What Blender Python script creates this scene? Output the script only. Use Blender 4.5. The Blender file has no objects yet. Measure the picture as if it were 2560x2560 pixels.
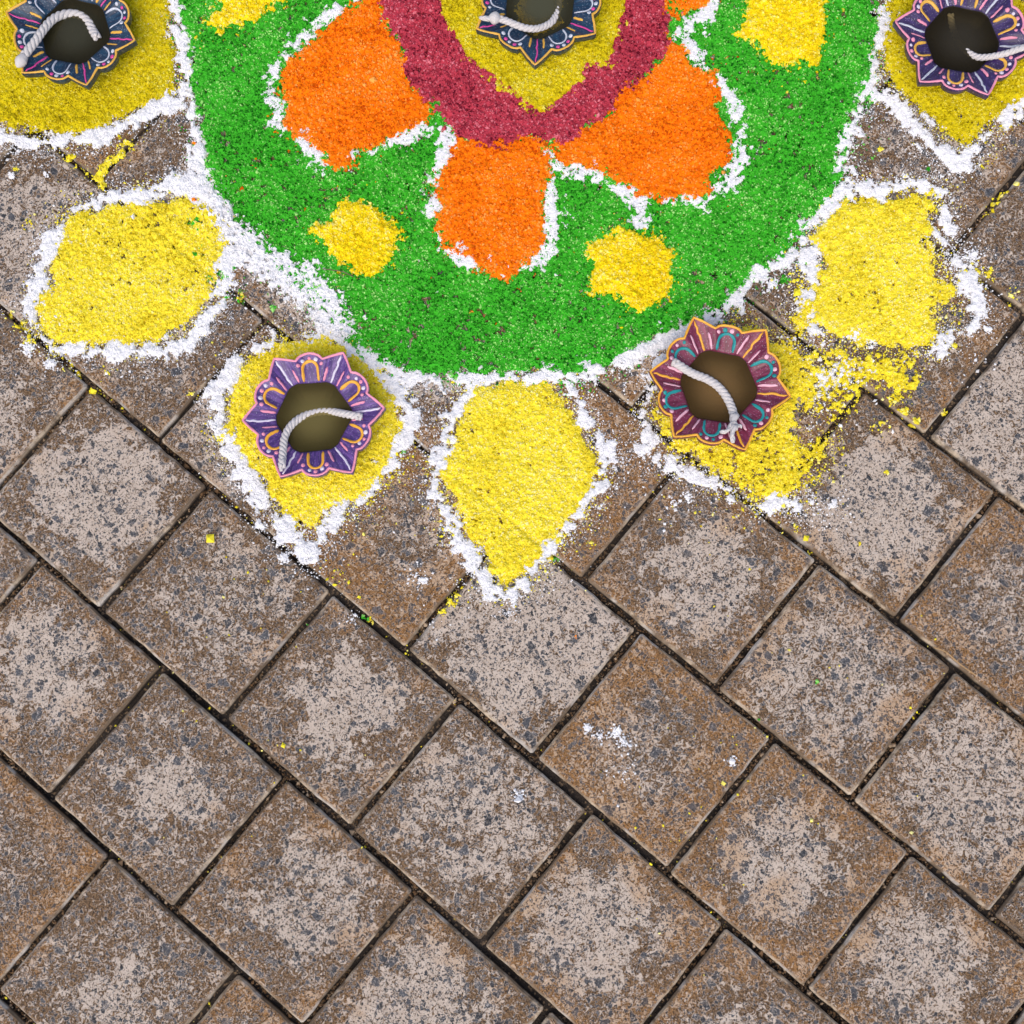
import bpy, math, random
import numpy as np
random.seed(7)
RNG = np.random.default_rng(11)
scene = bpy.context.scene
COL = scene.collection

# ------------------------------------------------------------------ camera
# overhead camera, about 0.9 m above the paving, leaning 10 degrees back
F_PX, TX, TY, H_CAM = 3663.14, -0.176585, 0.032312, 0.8818
YAW, CU, CV = 0.692476, 1.633453, -1.047768       # paving direction, grid origin (in pavers)
TILE = 0.1


def rot(a, ax):
    c, s = math.cos(a), math.sin(a)
    return np.array({'x': [[1, 0, 0], [0, c, -s], [0, s, c]], 'y': [[c, 0, s], [0, 1, 0], [-s, 0, c]],
                     'z': [[c, -s, 0], [s, c, 0], [0, 0, 1]]}[ax], float)


M_CV = rot(TY, 'y') @ rot(TX, 'x')
S_CV = np.diag([1., -1., -1.])
R_W2C = S_CV @ M_CV @ S_CV
CAM_POS = -R_W2C.T @ (S_CV @ np.array([0, 0, H_CAM]))
cam_d = bpy.data.cameras.new('camera')
cam_d.sensor_width = 36
cam_d.lens = F_PX / 2560 * 36
cam_d.clip_start = 0.02
cam_d.clip_end = 500
cam = bpy.data.objects.new('camera', cam_d)
COL.objects.link(cam)
import mathutils
cam.matrix_world = mathutils.Matrix.Translation(mathutils.Vector(CAM_POS)) @ mathutils.Matrix(R_W2C.T.tolist()).to_4x4()
scene.camera = cam


def at(px, py, z=0.0):
    """point of the photograph (2560 px) -> place in the world at height z"""
    px = np.asarray(px, float)
    py = np.asarray(py, float)
    d = np.stack([(px - 1280) / F_PX, -(py - 1280) / F_PX, -np.ones_like(px)], -1) @ R_W2C
    t = (z - CAM_POS[2]) / d[..., 2]
    return CAM_POS + d * t[..., None]


# ------------------------------------------------------------------ light
world = bpy.data.worlds.new('World')
scene.world = world
world.use_nodes = True
wn = world.node_tree.nodes
wl = world.node_tree.links
SUN_EL, SUN_AZ = math.radians(56), math.radians(196)      # azimuth clockwise from +Y: low side of the picture
sky = wn.new('ShaderNodeTexSky')
sky.sky_type = 'NISHITA'
sky.sun_disc = False
sky.sun_elevation = SUN_EL
sky.sun_rotation = SUN_AZ
sky.air_density = 1.0
sky.dust_density = 4.0
bg = wn['Background']
wl.new(sky.outputs[0], bg.inputs[0])
bg.inputs[1].default_value = 0.15
sun_d = bpy.data.lights.new('sun', 'SUN')
sun_d.energy = .8
sun_d.angle = math.radians(55)
sun_d.color = (1.0, 0.93, 0.83)
sun = bpy.data.objects.new('sun', sun_d)
COL.objects.link(sun)
sdir = mathutils.Vector((math.sin(SUN_AZ) * math.cos(SUN_EL), math.cos(SUN_AZ) * math.cos(SUN_EL), math.sin(SUN_EL)))
sun.rotation_euler = (-sdir).to_track_quat('-Z', 'Y').to_euler()
scene.view_settings.view_transform = 'Standard'
scene.view_settings.look = 'None'
scene.view_settings.exposure = 0.28
scene.view_settings.gamma = 1


# ------------------------------------------------------------------ helpers
def tag(o, label=None, cat=None, group=None, kind=None):
    for k, v in (('label', label), ('category', cat), ('group', group), ('kind', kind)):
        if v:
            o[k] = v
    return o


def mesh_np(name, verts, faces, nper, mats, smooth=False, attrs=None, parent=None, matidx=None):
    """verts (N,3); faces (M,nper) arrays, or a list of such arrays"""
    me = bpy.data.meshes.new(name)
    if not isinstance(faces, list):
        faces = [faces]
    loops = np.concatenate([f.ravel() for f in faces]).astype(np.int32)
    tot = np.concatenate([np.full(len(f), f.shape[1], np.int32) for f in faces])
    st = np.concatenate([[0], np.cumsum(tot)[:-1]]).astype(np.int32)
    me.vertices.add(len(verts))
    me.vertices.foreach_set('co', np.asarray(verts, np.float32).ravel())
    me.loops.add(len(loops))
    me.loops.foreach_set('vertex_index', loops)
    me.polygons.add(len(tot))
    me.polygons.foreach_set('loop_start', st)
    me.polygons.foreach_set('loop_total', tot)
    me.polygons.foreach_set('use_smooth', np.full(len(tot), smooth))
    if matidx is not None:
        me.polygons.foreach_set('material_index', matidx.astype(np.int32))
    for k, v in (attrs or {}).items():
        a = me.attributes.new(k, 'FLOAT', 'POINT')
        a.data.foreach_set('value', np.asarray(v, np.float32))
    for m in (mats if isinstance(mats, (list, tuple)) else [mats]):
        me.materials.append(m)
    me.update(calc_edges=True)
    o = bpy.data.objects.new(name, me)
    COL.objects.link(o)
    if parent:
        o.parent = parent
    return o


def hash2(ix, iy, seed):
    h = (ix.astype(np.int64) * 374761393 + iy.astype(np.int64) * 668265263 + seed * 974634777) & 0xFFFFFFFF
    h = ((h ^ (h >> 13)) * 1274126177) & 0xFFFFFFFF
    h = (h ^ (h >> 16)) & 0xFFFF
    return h / 65535.0


def vn(x, y, s, seed):
    """smooth value noise 0..1, feature size s (metres)"""
    x = x / s
    y = y / s
    x, y = x * .8 + y * .6 + seed * 3.7, y * .8 - x * .6 + seed * 1.3
    ix = np.floor(x)
    iy = np.floor(y)
    fx = x - ix
    fy = y - iy
    fx = fx * fx * (3 - 2 * fx)
    fy = fy * fy * (3 - 2 * fy)
    a, b = hash2(ix, iy, seed), hash2(ix + 1, iy, seed)
    c, d = hash2(ix, iy + 1, seed), hash2(ix + 1, iy + 1, seed)
    return (a * (1 - fx) + b * fx) * (1 - fy) + (c * (1 - fx) + d * fx) * fy


def sstep(a, b, x):
    t = np.clip((x - a) / (b - a), 0, 1)
    return t * t * (3 - 2 * t)


class NT:
    """small node-tree builder"""
    def __init__(s, name):
        s.m = bpy.data.materials.new(name)
        s.m.use_nodes = True
        s.t = s.m.node_tree
        s.n = s.t.nodes
        s.b = s.n['Principled BSDF']
        s.out = s.n['Material Output']

    def put(s, inp, v):
        if isinstance(v, bpy.types.NodeSocket):
            s.t.links.new(v, inp)
        elif v is not None:
            inp.default_value = v

    def math(s, op, a, b=None, c=None, clamp=False):
        n = s.n.new('ShaderNodeMath')
        n.operation = op
        n.use_clamp = clamp
        for i, v in enumerate((a, b, c)):
            s.put(n.inputs[i], v)
        return n.outputs[0]

    def vmath(s, op, a, b=None, scale=None):
        n = s.n.new('ShaderNodeVectorMath')
        n.operation = op
        s.put(n.inputs[0], a)
        s.put(n.inputs[1], b)
        if scale is not None:
            s.put(n.inputs['Scale'], scale)
        return n.outputs['Value'] if op in ('LENGTH', 'DISTANCE') else n.outputs[0]

    def mix(s, f, a, b, mode='MIX'):
        n = s.n.new('ShaderNodeMix')
        n.data_type = 'RGBA'
        n.blend_type = mode
        s.put(n.inputs[0], f)
        s.put(n.inputs[6], a if not isinstance(a, tuple) else (*a, 1)[:4])
        s.put(n.inputs[7], b if not isinstance(b, tuple) else (*b, 1)[:4])
        return n.outputs[2]

    dim = '3D'

    def noise(s, vec, scale, detail=2, rough=.5, dist=0, col=False):
        n = s.n.new('ShaderNodeTexNoise')
        n.noise_dimensions = s.dim
        s.put(n.inputs['Vector'], vec)
        n.inputs['Scale'].default_value = scale
        n.inputs['Detail'].default_value = detail
        n.inputs['Roughness'].default_value = rough
        n.inputs['Distortion'].default_value = dist
        return n.outputs[1 if col else 0]

    def voro(s, vec, scale, metric='EUCLIDEAN', feature='F1', rnd=1):
        n = s.n.new('ShaderNodeTexVoronoi')
        n.voronoi_dimensions = s.dim
        n.distance = metric
        n.feature = feature
        s.put(n.inputs['Vector'], vec)
        n.inputs['Scale'].default_value = scale
        n.inputs['Randomness'].default_value = rnd
        return n.outputs

    def step(s, x, a, b, lo=0., hi=1.):
        n = s.n.new('ShaderNodeMapRange')
        n.interpolation_type = 'SMOOTHSTEP'
        s.put(n.inputs[0], x)
        s.put(n.inputs[1], a)
        s.put(n.inputs[2], b)
        s.put(n.inputs[3], lo)
        s.put(n.inputs[4], hi)
        return n.outputs[0]

    def attr(s, name, typ='GEOMETRY'):
        n = s.n.new('ShaderNodeAttribute')
        n.attribute_name = name
        n.attribute_type = typ
        return n.outputs

    def objco(s):
        return s.n.new('ShaderNodeTexCoord').outputs['Object']

    def ramp(s, f, stops):
        n = s.n.new('ShaderNodeValToRGB')
        e = n.color_ramp.elements
        while len(e) < len(stops):
            e.new(0.5)
        for el, (p, c) in zip(e, stops):
            el.position = p
            el.color = (*c, 1)
        s.put(n.inputs[0], f)
        return n.outputs[0]

    def bump(s, h, dist, strength=1.):
        n = s.n.new('ShaderNodeBump')
        n.inputs['Distance'].default_value = dist
        n.inputs['Strength'].default_value = strength
        s.put(n.inputs['Height'], h)
        s.put(s.b.inputs['Normal'], n.outputs[0])
        return n.outputs[0]

    def set(s, **k):
        for a, v in k.items():
            s.put(s.b.inputs[a.replace('_', ' ')], v)
        return s


# ------------------------------------------------------------------ materials: paving
def paver_material():
    t = NT('weathered_concrete')
    t.dim = '2D'
    oc = t.objco()
    mm = t.vmath('SCALE', oc, scale=1000.)
    seed = t.attr('seed', 'OBJECT')['Fac']
    comb = t.n.new('ShaderNodeCombineXYZ')
    for i, k in enumerate((137.1, 91.7, 53.3)):
        t.put(comb.inputs[i], t.math('MULTIPLY', seed, k))
    p = t.vmath('ADD', mm, comb.outputs[0])
    sep = t.n.new('ShaderNodeSeparateXYZ')
    t.put(sep.inputs[0], mm)
    ax = t.math('ABSOLUTE', sep.outputs[0])
    ay = t.math('ABSOLUTE', sep.outputs[1])
    edge = t.math('MAXIMUM', ax, ay)
    a_patch = t.attr('patch', 'OBJECT')['Fac']
    a_size = t.attr('patch_size', 'OBJECT')['Fac']
    a_x = t.attr('patch_x', 'OBJECT')['Fac']
    a_y = t.attr('patch_y', 'OBJECT')['Fac']
    a_rust = t.attr('rust', 'OBJECT')['Fac']
    pc = t.n.new('ShaderNodeCombineXYZ')
    t.put(pc.inputs[0], a_x)
    t.put(pc.inputs[1], a_y)
    flat = t.n.new('ShaderNodeCombineXYZ')
    t.put(flat.inputs[0], sep.outputs[0])
    t.put(flat.inputs[1], sep.outputs[1])
    dist = t.vmath('DISTANCE', flat.outputs[0], pc.outputs[0])
    nlow = t.noise(p, 0.045, 3, .55)
    nmid = t.noise(p, 0.16, 4, .6)
    nfine = t.noise(p, 0.31, 5, .72, 1.1)
    nfine2 = t.noise(p, .95, 2, .7, 1.0)
    # how much pale worn paste is exposed
    cover = t.math('SUBTRACT', t.math('MULTIPLY', a_size, 50), dist)
    cover = t.math('ADD', cover, t.math('MULTIPLY', t.math('SUBTRACT', nlow, .5), 62))
    cover = t.math('ADD', cover, t.math('MULTIPLY', t.math('SUBTRACT', nmid, .5), 42))
    body = t.math('MULTIPLY', t.step(cover, -8, 7), a_patch)
    thr = t.math('SUBTRACT', .545, t.math('MULTIPLY', body, .160))
    thr = t.math('ADD', thr, t.math('MULTIPLY', t.math('SUBTRACT', nmid, .5), -.16))
    thr = t.math('ADD', thr, t.math('MULTIPLY', t.math('SUBTRACT', nlow, .5), -.22))
    pale = t.step(t.math('SUBTRACT', nfine, thr), -.009, .009)
    film = t.step(t.math('SUBTRACT', nfine2, .5), -.05, .05)
    brown = t.mix(t.step(nfine2, .35, .65), (.055, .031, .015), (.270, .165, .086))
    rmask = t.math('ADD', t.math('MULTIPLY', t.math('SUBTRACT', t.step(edge, 12, 49), .45), .55), a_rust)
    rmask = t.math('ADD', rmask, t.math('MULTIPLY', t.math('SUBTRACT', nlow, .5), 1.7))
    rmask = t.step(rmask, .40, .95)
    rust = t.mix(t.step(nfine2, .3, .7), (.12, .052, .014), (.46, .230, .074))
    base = t.mix(t.math('MULTIPLY', rmask, .72), brown, rust)
    base = t.mix(t.math('MULTIPLY', film, .08), base, t.mix(.5, base, (.40, .31, .25)))
    palec = t.mix(nmid, (.42, .335, .265), (.70, .60, .51))
    palec = t.mix(t.math('MULTIPLY', rmask, .55), palec, (.46, .27, .12))
    inside = t.step(edge, 49.5, 45.)
    c = t.mix(t.math('MULTIPLY', pale, t.math('MULTIPLY_ADD', inside, .6, .3)), base, palec)
    # aggregate: angular dark chips in three sizes
    wob = t.vmath('SCALE', t.vmath('SUBTRACT', t.noise(p, .9, 1, .6, 0, True), (.5, .5, .5)), scale=1.5)
    q = t.vmath('ADD', p, wob)
    agg = None
    lowag = t.noise(p, .03, 1)
    stretch = t.n.new('ShaderNodeMapping')
    stretch.inputs['Scale'].default_value = (1.0, 1.45, 1.0)
    stretch.inputs['Rotation'].default_value = (0, 0, .6)
    t.put(stretch.inputs[0], q)
    for sc, keep, gap, wgt in ((.19, .93, .07, 1.), (.36, .86, .08, 1.), (.8, .80, .08, .95)):
        vq = stretch.outputs[0] if sc in (.20, .9) else q
        v = t.voro(vq, sc)
        ed = t.voro(vq, sc, feature='DISTANCE_TO_EDGE')['Distance']
        sc_ = t.n.new('ShaderNodeSeparateColor')
        t.put(sc_.inputs[0], v['Color'])
        r = t.math('ADD', sc_.outputs[0], t.math('MULTIPLY', t.math('SUBTRACT', lowag, .5), .30))
        sel = t.step(r, keep, keep + .02)
        g_ = t.math('MULTIPLY_ADD', sc_.outputs[2], .12, gap)
        m = t.step(t.math('SUBTRACT', t.math('ADD', ed, t.math('MULTIPLY', t.math('SUBTRACT', nfine, .5), .25)), g_), -.02, .04)
        m = t.math('MULTIPLY', t.math('MULTIPLY', m, sel), t.math('MULTIPLY', inside, wgt))
        ring = t.step(t.math('ADD', t.math('SUBTRACT', ed, g_), .11), -.01, .04)
        ring = t.math('MULTIPLY', t.math('MULTIPLY', ring, sel), t.math('MULTIPLY', inside, .55))
        c = t.mix(ring, c, palec)
        col = t.mix(sc_.outputs[1], (.016, .020, .027), (.09, .095, .108))
        col = t.mix(t.step(nfine2, .5, .7), col, t.mix(.6, col, (.30, .28, .27)))
        col = t.mix(t.math('MULTIPLY', rmask, .18), col, (.25, .14, .07))
        c = t.mix(m, c, col)
        agg = m if agg is None else t.math('MAXIMUM', agg, m)
    # dark pores, light broken chips
    pores = t.noise(p, .85, 2, .65, .5)
    c = t.mix(t.math('MULTIPLY', t.math('MULTIPLY', t.step(pores, .42, .37), inside), .85), c, (.028, .022, .020))
    v = t.voro(q, .62)
    sc_ = t.n.new('ShaderNodeSeparateColor')
    t.put(sc_.inputs[0], v['Color'])
    lightchip = t.math('MULTIPLY', t.step(sc_.outputs[2], .9, .93), t.step(v['Distance'], .28, .2))
    c = t.mix(t.math('MULTIPLY', lightchip, .7), c, (.55, .50, .46))
    # smooth cement skin on the bevel and the sides
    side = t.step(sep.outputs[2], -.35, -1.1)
    nedge = t.noise(p, .028, 2, .5)
    skin = t.mix(t.math('MULTIPLY', t.step(nmid, .3, .6), t.step(nedge, .42, .58)), (.17, .125, .085), (.60, .49, .36))
    skin = t.mix(t.math('MULTIPLY', a_rust, .3), skin, (.36, .23, .12))
    skin = t.mix(t.math('MULTIPLY', t.step(nlow, .52, .66), .7), skin, (.58, .54, .49))
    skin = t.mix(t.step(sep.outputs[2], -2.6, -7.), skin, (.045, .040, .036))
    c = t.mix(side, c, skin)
    t.set(Base_Color=c, Roughness=t.math('SUBTRACT', .9, t.math('MULTIPLY', agg, .25)))
    t.b.inputs['Specular IOR Level'].default_value = .35
    hgt = t.math('ADD', t.math('MULTIPLY', nfine, .5), t.math('MULTIPLY', nmid, .3))
    hgt = t.math('SUBTRACT', hgt, t.math('MULTIPLY', agg, .28))
    hgt = t.math('ADD', hgt, t.math('MULTIPLY', pale, .16))
    t.bump(hgt, .0009, .9)
    return t.m


def soil_material(name, c1, c2, sc):
    t = NT(name)
    mm = t.vmath('SCALE', t.objco(), scale=1000.)
    n = t.noise(mm, sc, 6, .7)
    v = t.voro(mm, .8)
    c = t.mix(n, c1, c2)
    s_ = t.n.new('ShaderNodeSeparateColor')
    t.put(s_.inputs[0], v['Color'])
    c = t.mix(t.step(s_.outputs[0], .75, .95), c, (.22, .15, .09))
    t.set(Base_Color=c, Roughness=.95)
    t.bump(t.math('ADD', n, t.math('MULTIPLY', v['Distance'], .6)), .0012)
    return t.m


M_PAVER = paver_material()
M_SAND = soil_material('joint_sand', (.012, .010, .009), (.055, .040, .030), .35)
M_EARTH = soil_material('earth', (.10, .075, .05), (.2, .16, .11), .02)

# ------------------------------------------------------------------ ground and pavement
g = mesh_np('ground', np.array([[-60, -60, -.034], [60, -60, -.034], [60, 60, -.034], [-60, 60, -.034]]), np.array([[0, 1, 2, 3]]), 4, M_EARTH)
tag(g, kind='structure')

cy, sy = math.cos(YAW), math.sin(YAW)


def uv_world(u, v):
    """paving grid (in pavers; u runs down to the right, v down to the left) -> world x, y"""
    gx, gy = (u - CU) * TILE, (v - CV) * TILE
    return gx * cy - gy * sy, -(gx * sy + gy * cy)


def world_uv(x, y):
    gx, gy = x * cy + (-y) * sy, -x * sy + (-y) * cy
    return gx / TILE + CU, gy / TILE + CV


# uneven bed of dark jointing sand, a little below the paver tops
nb = 150
gx = np.linspace(-.62, .62, nb)
X, Y = np.meshgrid(gx, gx)
Z = -.0090 + .0046 * (vn(X, Y, .03, 3) - .4) + .0012 * vn(X, Y, .011, 4)
idx = np.arange(nb * nb).reshape(nb, nb)
q = np.stack([idx[:-1, :-1], idx[:-1, 1:], idx[1:, 1:], idx[1:, :-1]], -1).reshape(-1, 4)
pavement = mesh_np('pavement', np.stack([X, Y, Z], -1).reshape(-1, 3), q, 4, M_SAND, True)
tag(pavement, kind='structure')

ROW_OFF = {-9: .25, -8: .7, -7: .72, -6: .22, -5: .68, -4: .26, -3: -.2106, -2: -.7742, -1: -.3281, 0: .1094, 1: .6316, 2: 1.1327, 3: .64, 4: .15, 5: .6}
STYLE = [  # where (photo px), worn patch, its size, shift x/y in mm, rust
    (260, 1230, 1, .80, 6, 2, .10), (545, 1500, .35, .7, 8, 0, .22), (130, 1690, 1, .60, -4, 8, .3), (420, 1970, .85, .5, -4, 2, .2),
    (860, 1770, .9, .55, 4, 2, .28), (1180, 2060, .62, .75, 6, 8, .15), (740, 2250, .6, .6, 16, 0, .35), (300, 2360, .7, .5, 2, -12, .12),
    (90, 2150, .1, .2, 0, 0, .55), (1500, 2320, .8, .7, -8, 6, .5), (1310, 1640, .95, 1.1, 4, 6, .0), (1640, 1860, .35, .6, -14, -8, .75),
    (1980, 2150, .85, .62, -4, 0, .6), (1750, 1450, .8, .62, 0, -6, .42), (2090, 1690, .5, .9, -6, 0, .42), (2450, 1980, .6, .9, 4, 4, .4),
    (2220, 1270, 1, .85, 0, -4, .38), (2500, 1480, .3, .6, 0, 0, .55), (2480, 1080, .75, 1.3, 0, 0, .05), (2400, 2380, .7, .65, -8, 14, .45),
    (1130, 2500, .8, .65, -4, 4, .35), (1850, 2520, .7, .6, 0, -8, .5), (950, 1430, .4, .5, 22, -4, .8), (1450, 1290, .05, .2, 0, 0, .85),
    (420, 880, .25, .6, 0, 0, .25), (650, 1150, .6, .8, -12, -6, .22), (140, 640, .6, .9, 0, -6, .05), (100, 1010, .45, .7, 0, -14, .22),
    (2330, 830, .1, .3, 0, 0, .5), (2480, 640, .5, .9, 6, 0, .15), (2280, 400, .25, .7, 0, 0, .35), (420, 400, .3, .6, 0, 0, .25)]
SW = [(at(s[0], s[1])[:2], s[2:]) for s in STYLE]


def paver_mesh(i, hw, hl):
    """a bevelled paver with slightly wandering arrises"""
    n = 12
    per = []
    rc = .0011
    cs = [(-hw, -hl), (hw, -hl), (hw, hl), (-hw, hl)]
    for k in range(4):
        a, b = cs[k], cs[(k + 1) % 4]
        L = math.hypot(b[0] - a[0], b[1] - a[1])
        for j in range(n + 1):
            f = rc / L + (1 - 2 * rc / L) * j / n
            w = 0 if j in (0, n) else random.uniform(-.0004, .0004)
            per.append((a[0] + (b[0] - a[0]) * f + w, a[1] + (b[1] - a[1]) * f + w, w))
    N = len(per)
    vs = []
    bev = random.uniform(.0022, .0034)
    for ring, (ins, z) in enumerate(((bev, 0.), (bev * .35, -.0008), (0, -.0024), (0, -.024))):
        for (x, y, w) in per:
            e = ins * (1 + (random.choice([random.uniform(-.3, .3)] * 5 + [random.uniform(.3, .9)]) if ring == 0 else 0))
            x2 = x - math.copysign(min(e, abs(x)), x) * (abs(x) > hw - .004)
            y2 = y - math.copysign(min(e, abs(y)), y) * (abs(y) > hl - .004)
            vs.append((x2, y2, z + (random.uniform(-.0002, .0001) if ring == 1 else 0)))
    fs = []
    for r in range(3):
        o = r * N
        for k in range(N):
            fs.append((o + k, o + N + k, o + N + (k + 1) % N, o + (k + 1) % N))
    me = bpy.data.meshes.new('paver')
    me.from_pydata(vs, [], [tuple(range(N))] + fs)
    me.materials.append(M_PAVER)
    for p_ in me.polygons:
        p_.use_smooth = False
    return me


PAVERS = []
for row in range(-9, 6):
    off = ROW_OFF[row]
    for k in range(-14, 14):
        u, v = off + k + .5, row + .5
        x, y = uv_world(u, v)
        if abs(x) > .50 or not (-.50 < y < .50):
            continue
        hw = TILE / 2 - random.uniform(.0012, .0024)
        hl = TILE / 2 - random.uniform(.0012, .0024)
        o = bpy.data.objects.new('paver', paver_mesh(0, hw, hl))
        COL.objects.link(o)
        o.parent = pavement
        o.location = (x + random.uniform(-.0004, .0004), y + random.uniform(-.0004, .0004), random.uniform(-.0015, .0003))
        o.rotation_euler = (random.uniform(-.006, .006), random.uniform(-.006, .006), -YAW + random.uniform(-.004, .004))
        d, st = min(((abs(w[0] - x) + abs(w[1] - y)), s) for w, s in SW)
        if d > .05:
            st = (random.choice([.2, .6, .8]), random.uniform(.4, .9), random.uniform(-10, 10), random.uniform(-10, 10), random.uniform(.1, .6))
        # shifts are given along the photograph's axes; turn them into the paver's own
        ang = YAW
        sx = st[2] * math.cos(ang) - st[3] * math.sin(ang)
        sy_ = st[2] * math.sin(ang) + st[3] * math.cos(ang)
        o['seed'] = round(random.uniform(0, 9), 3)
        o['patch'] = float(st[0])
        o['patch_size'] = float(st[1])
        o['patch_x'] = float(sx)
        o['patch_y'] = float(sy_)
        o['rust'] = float(st[4])
        PAVERS.append(o)


# ------------------------------------------------------------------ powder
def powder_material(name, dark, mid, light, spark=.05):
    t = NT(name)
    a = t.attr('tint')['Fac']
    c = t.ramp(a, [(0.04, dark), (.32, mid), (.66, mid), (.97, light)])
    t.set(Base_Color=c, Roughness=1.)
    t.b.inputs['Specular IOR Level'].default_value = .08
    return t.m


M_GREEN = powder_material('green_powder', (.006, .12, .006), (.055, .46, .026), (.40, .78, .22))
M_ORANGE = powder_material('orange_powder', (.60, .085, .002), (.95, .235, .005), (.95, .40, .08))
M_CRIMSON = powder_material('crimson_powder', (.14, .007, .020), (.50, .052, .085), (.74, .20, .25))
M_YELLOW = powder_material('yellow_powder', (.62, .47, .010), (.89, .76, .045), (.94, .87, .34))
M_WHITE = powder_material('white_powder', (.74, .74, .765), (.85, .85, .865), (.90, .90, .91))
M_GOLD = powder_material('deep_yellow_powder', (.70, .48, .005), (.90, .72, .012), (.95, .84, .22))
M_OLIVE = powder_material('mustard_powder', (.36, .27, .003), (.68, .56, .010), (.82, .74, .12))


def poly_sd(px, py, P):
    """signed distance, positive inside"""
    best = np.full(px.shape, 1e9)
    inside = np.zeros(px.shape, bool)
    for a, b in zip(P, np.roll(P, -1, 0)):
        ex, ey = b[0] - a[0], b[1] - a[1]
        wx, wy = px - a[0], py - a[1]
        t = np.clip((wx * ex + wy * ey) / (ex * ex + ey * ey + 1e-12), 0, 1)
        best = np.minimum(best, (wx - ex * t) ** 2 + (wy - ey * t) ** 2)
        c1 = (a[1] > py) != (b[1] > py)
        with np.errstate(divide='ignore', invalid='ignore'):
            xi = a[0] + (py - a[1]) * ex / (ey if ey != 0 else 1e-12)
        inside ^= c1 & (px < xi)
    d = np.sqrt(best)
    return np.where(inside, d, -d)


def line_sd(px, py, P, W):
    """distance to a polyline with its own half width at each point, positive inside"""
    best = np.full(px.shape, -1e9)
    for i in range(len(P) - 1):
        a, b = P[i], P[i + 1]
        ex, ey = b[0] - a[0], b[1] - a[1]
        wx, wy = px - a[0], py - a[1]
        t = np.clip((wx * ex + wy * ey) / (ex * ex + ey * ey + 1e-12), 0, 1)
        d = np.sqrt((wx - ex * t) ** 2 + (wy - ey * t) ** 2)
        best = np.maximum(best, W[i] * (1 - t) + W[i + 1] * t - d)
    return best


def w2(pts):
    a = np.array(pts, float)
    return at(a[:, 0], a[:, 1])[:, :2]


OCT_V = np.array([[1, 0, 0], [-1, 0, 0], [0, 1, 0], [0, -1, 0], [0, 0, 1], [0, 0, -1]], float)
OCT_F = np.array([[0, 2, 4], [2, 1, 4], [1, 3, 4], [3, 0, 4], [2, 0, 5], [1, 2, 5], [3, 1, 5], [0, 3, 5]])


def grain_mesh(P, size, tint):
    """one crumb per point: a squashed, randomly turned octahedron"""
    n = len(P)
    q_ = RNG.normal(size=(n, 4))
    q_ /= np.linalg.norm(q_, axis=1)[:, None]
    w, x, y, z = q_.T
    Rm = np.stack([1 - 2 * (y * y + z * z), 2 * (x * y - z * w), 2 * (x * z + y * w),
                   2 * (x * y + z * w), 1 - 2 * (x * x + z * z), 2 * (y * z - x * w),
                   2 * (x * z - y * w), 2 * (y * z + x * w), 1 - 2 * (x * x + y * y)], 1).reshape(n, 3, 3)
    sc = RNG.uniform(.6, 1.25, (n, 1, 3)) * size[:, None, None]
    V = (OCT_V[None] * sc * RNG.uniform(.75, 1.2, (n, 6, 1)))
    V = np.einsum('nij,nvj->nvi', Rm, V) + P[:, None, :]
    Fc = OCT_F[None] + (np.arange(n) * 6)[:, None, None]
    T = np.repeat(tint, 6)
    return V.reshape(-1, 3), Fc.reshape(-1, 3), T


VIEW = at(np.array([-170, 2730, 2730, -170]), np.array([-190, -190, 2730, 2730]))
VX0, VX1, VY1 = VIEW[:, 0].min(), VIEW[:, 0].max(), VIEW[:, 1].max()
TRIS = [0]
FIELD = []          # remembered heaps: (kind, sd function, height)


def joint_dip(x, y):
    """depth of the hollow over the paving joints, 0..1"""
    u, v = world_uv(x, y)
    dv = np.abs(v - np.round(v))
    row = np.floor(v).astype(int)
    offs = np.zeros_like(u)
    for r_, o_ in ROW_OFF.items():
        offs[row == r_] = o_
    du = np.abs((u - offs) - np.round(u - offs))
    return np.maximum(np.clip(1 - dv / .025, 0, 1), np.clip(1 - du / .025, 0, 1))


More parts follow.
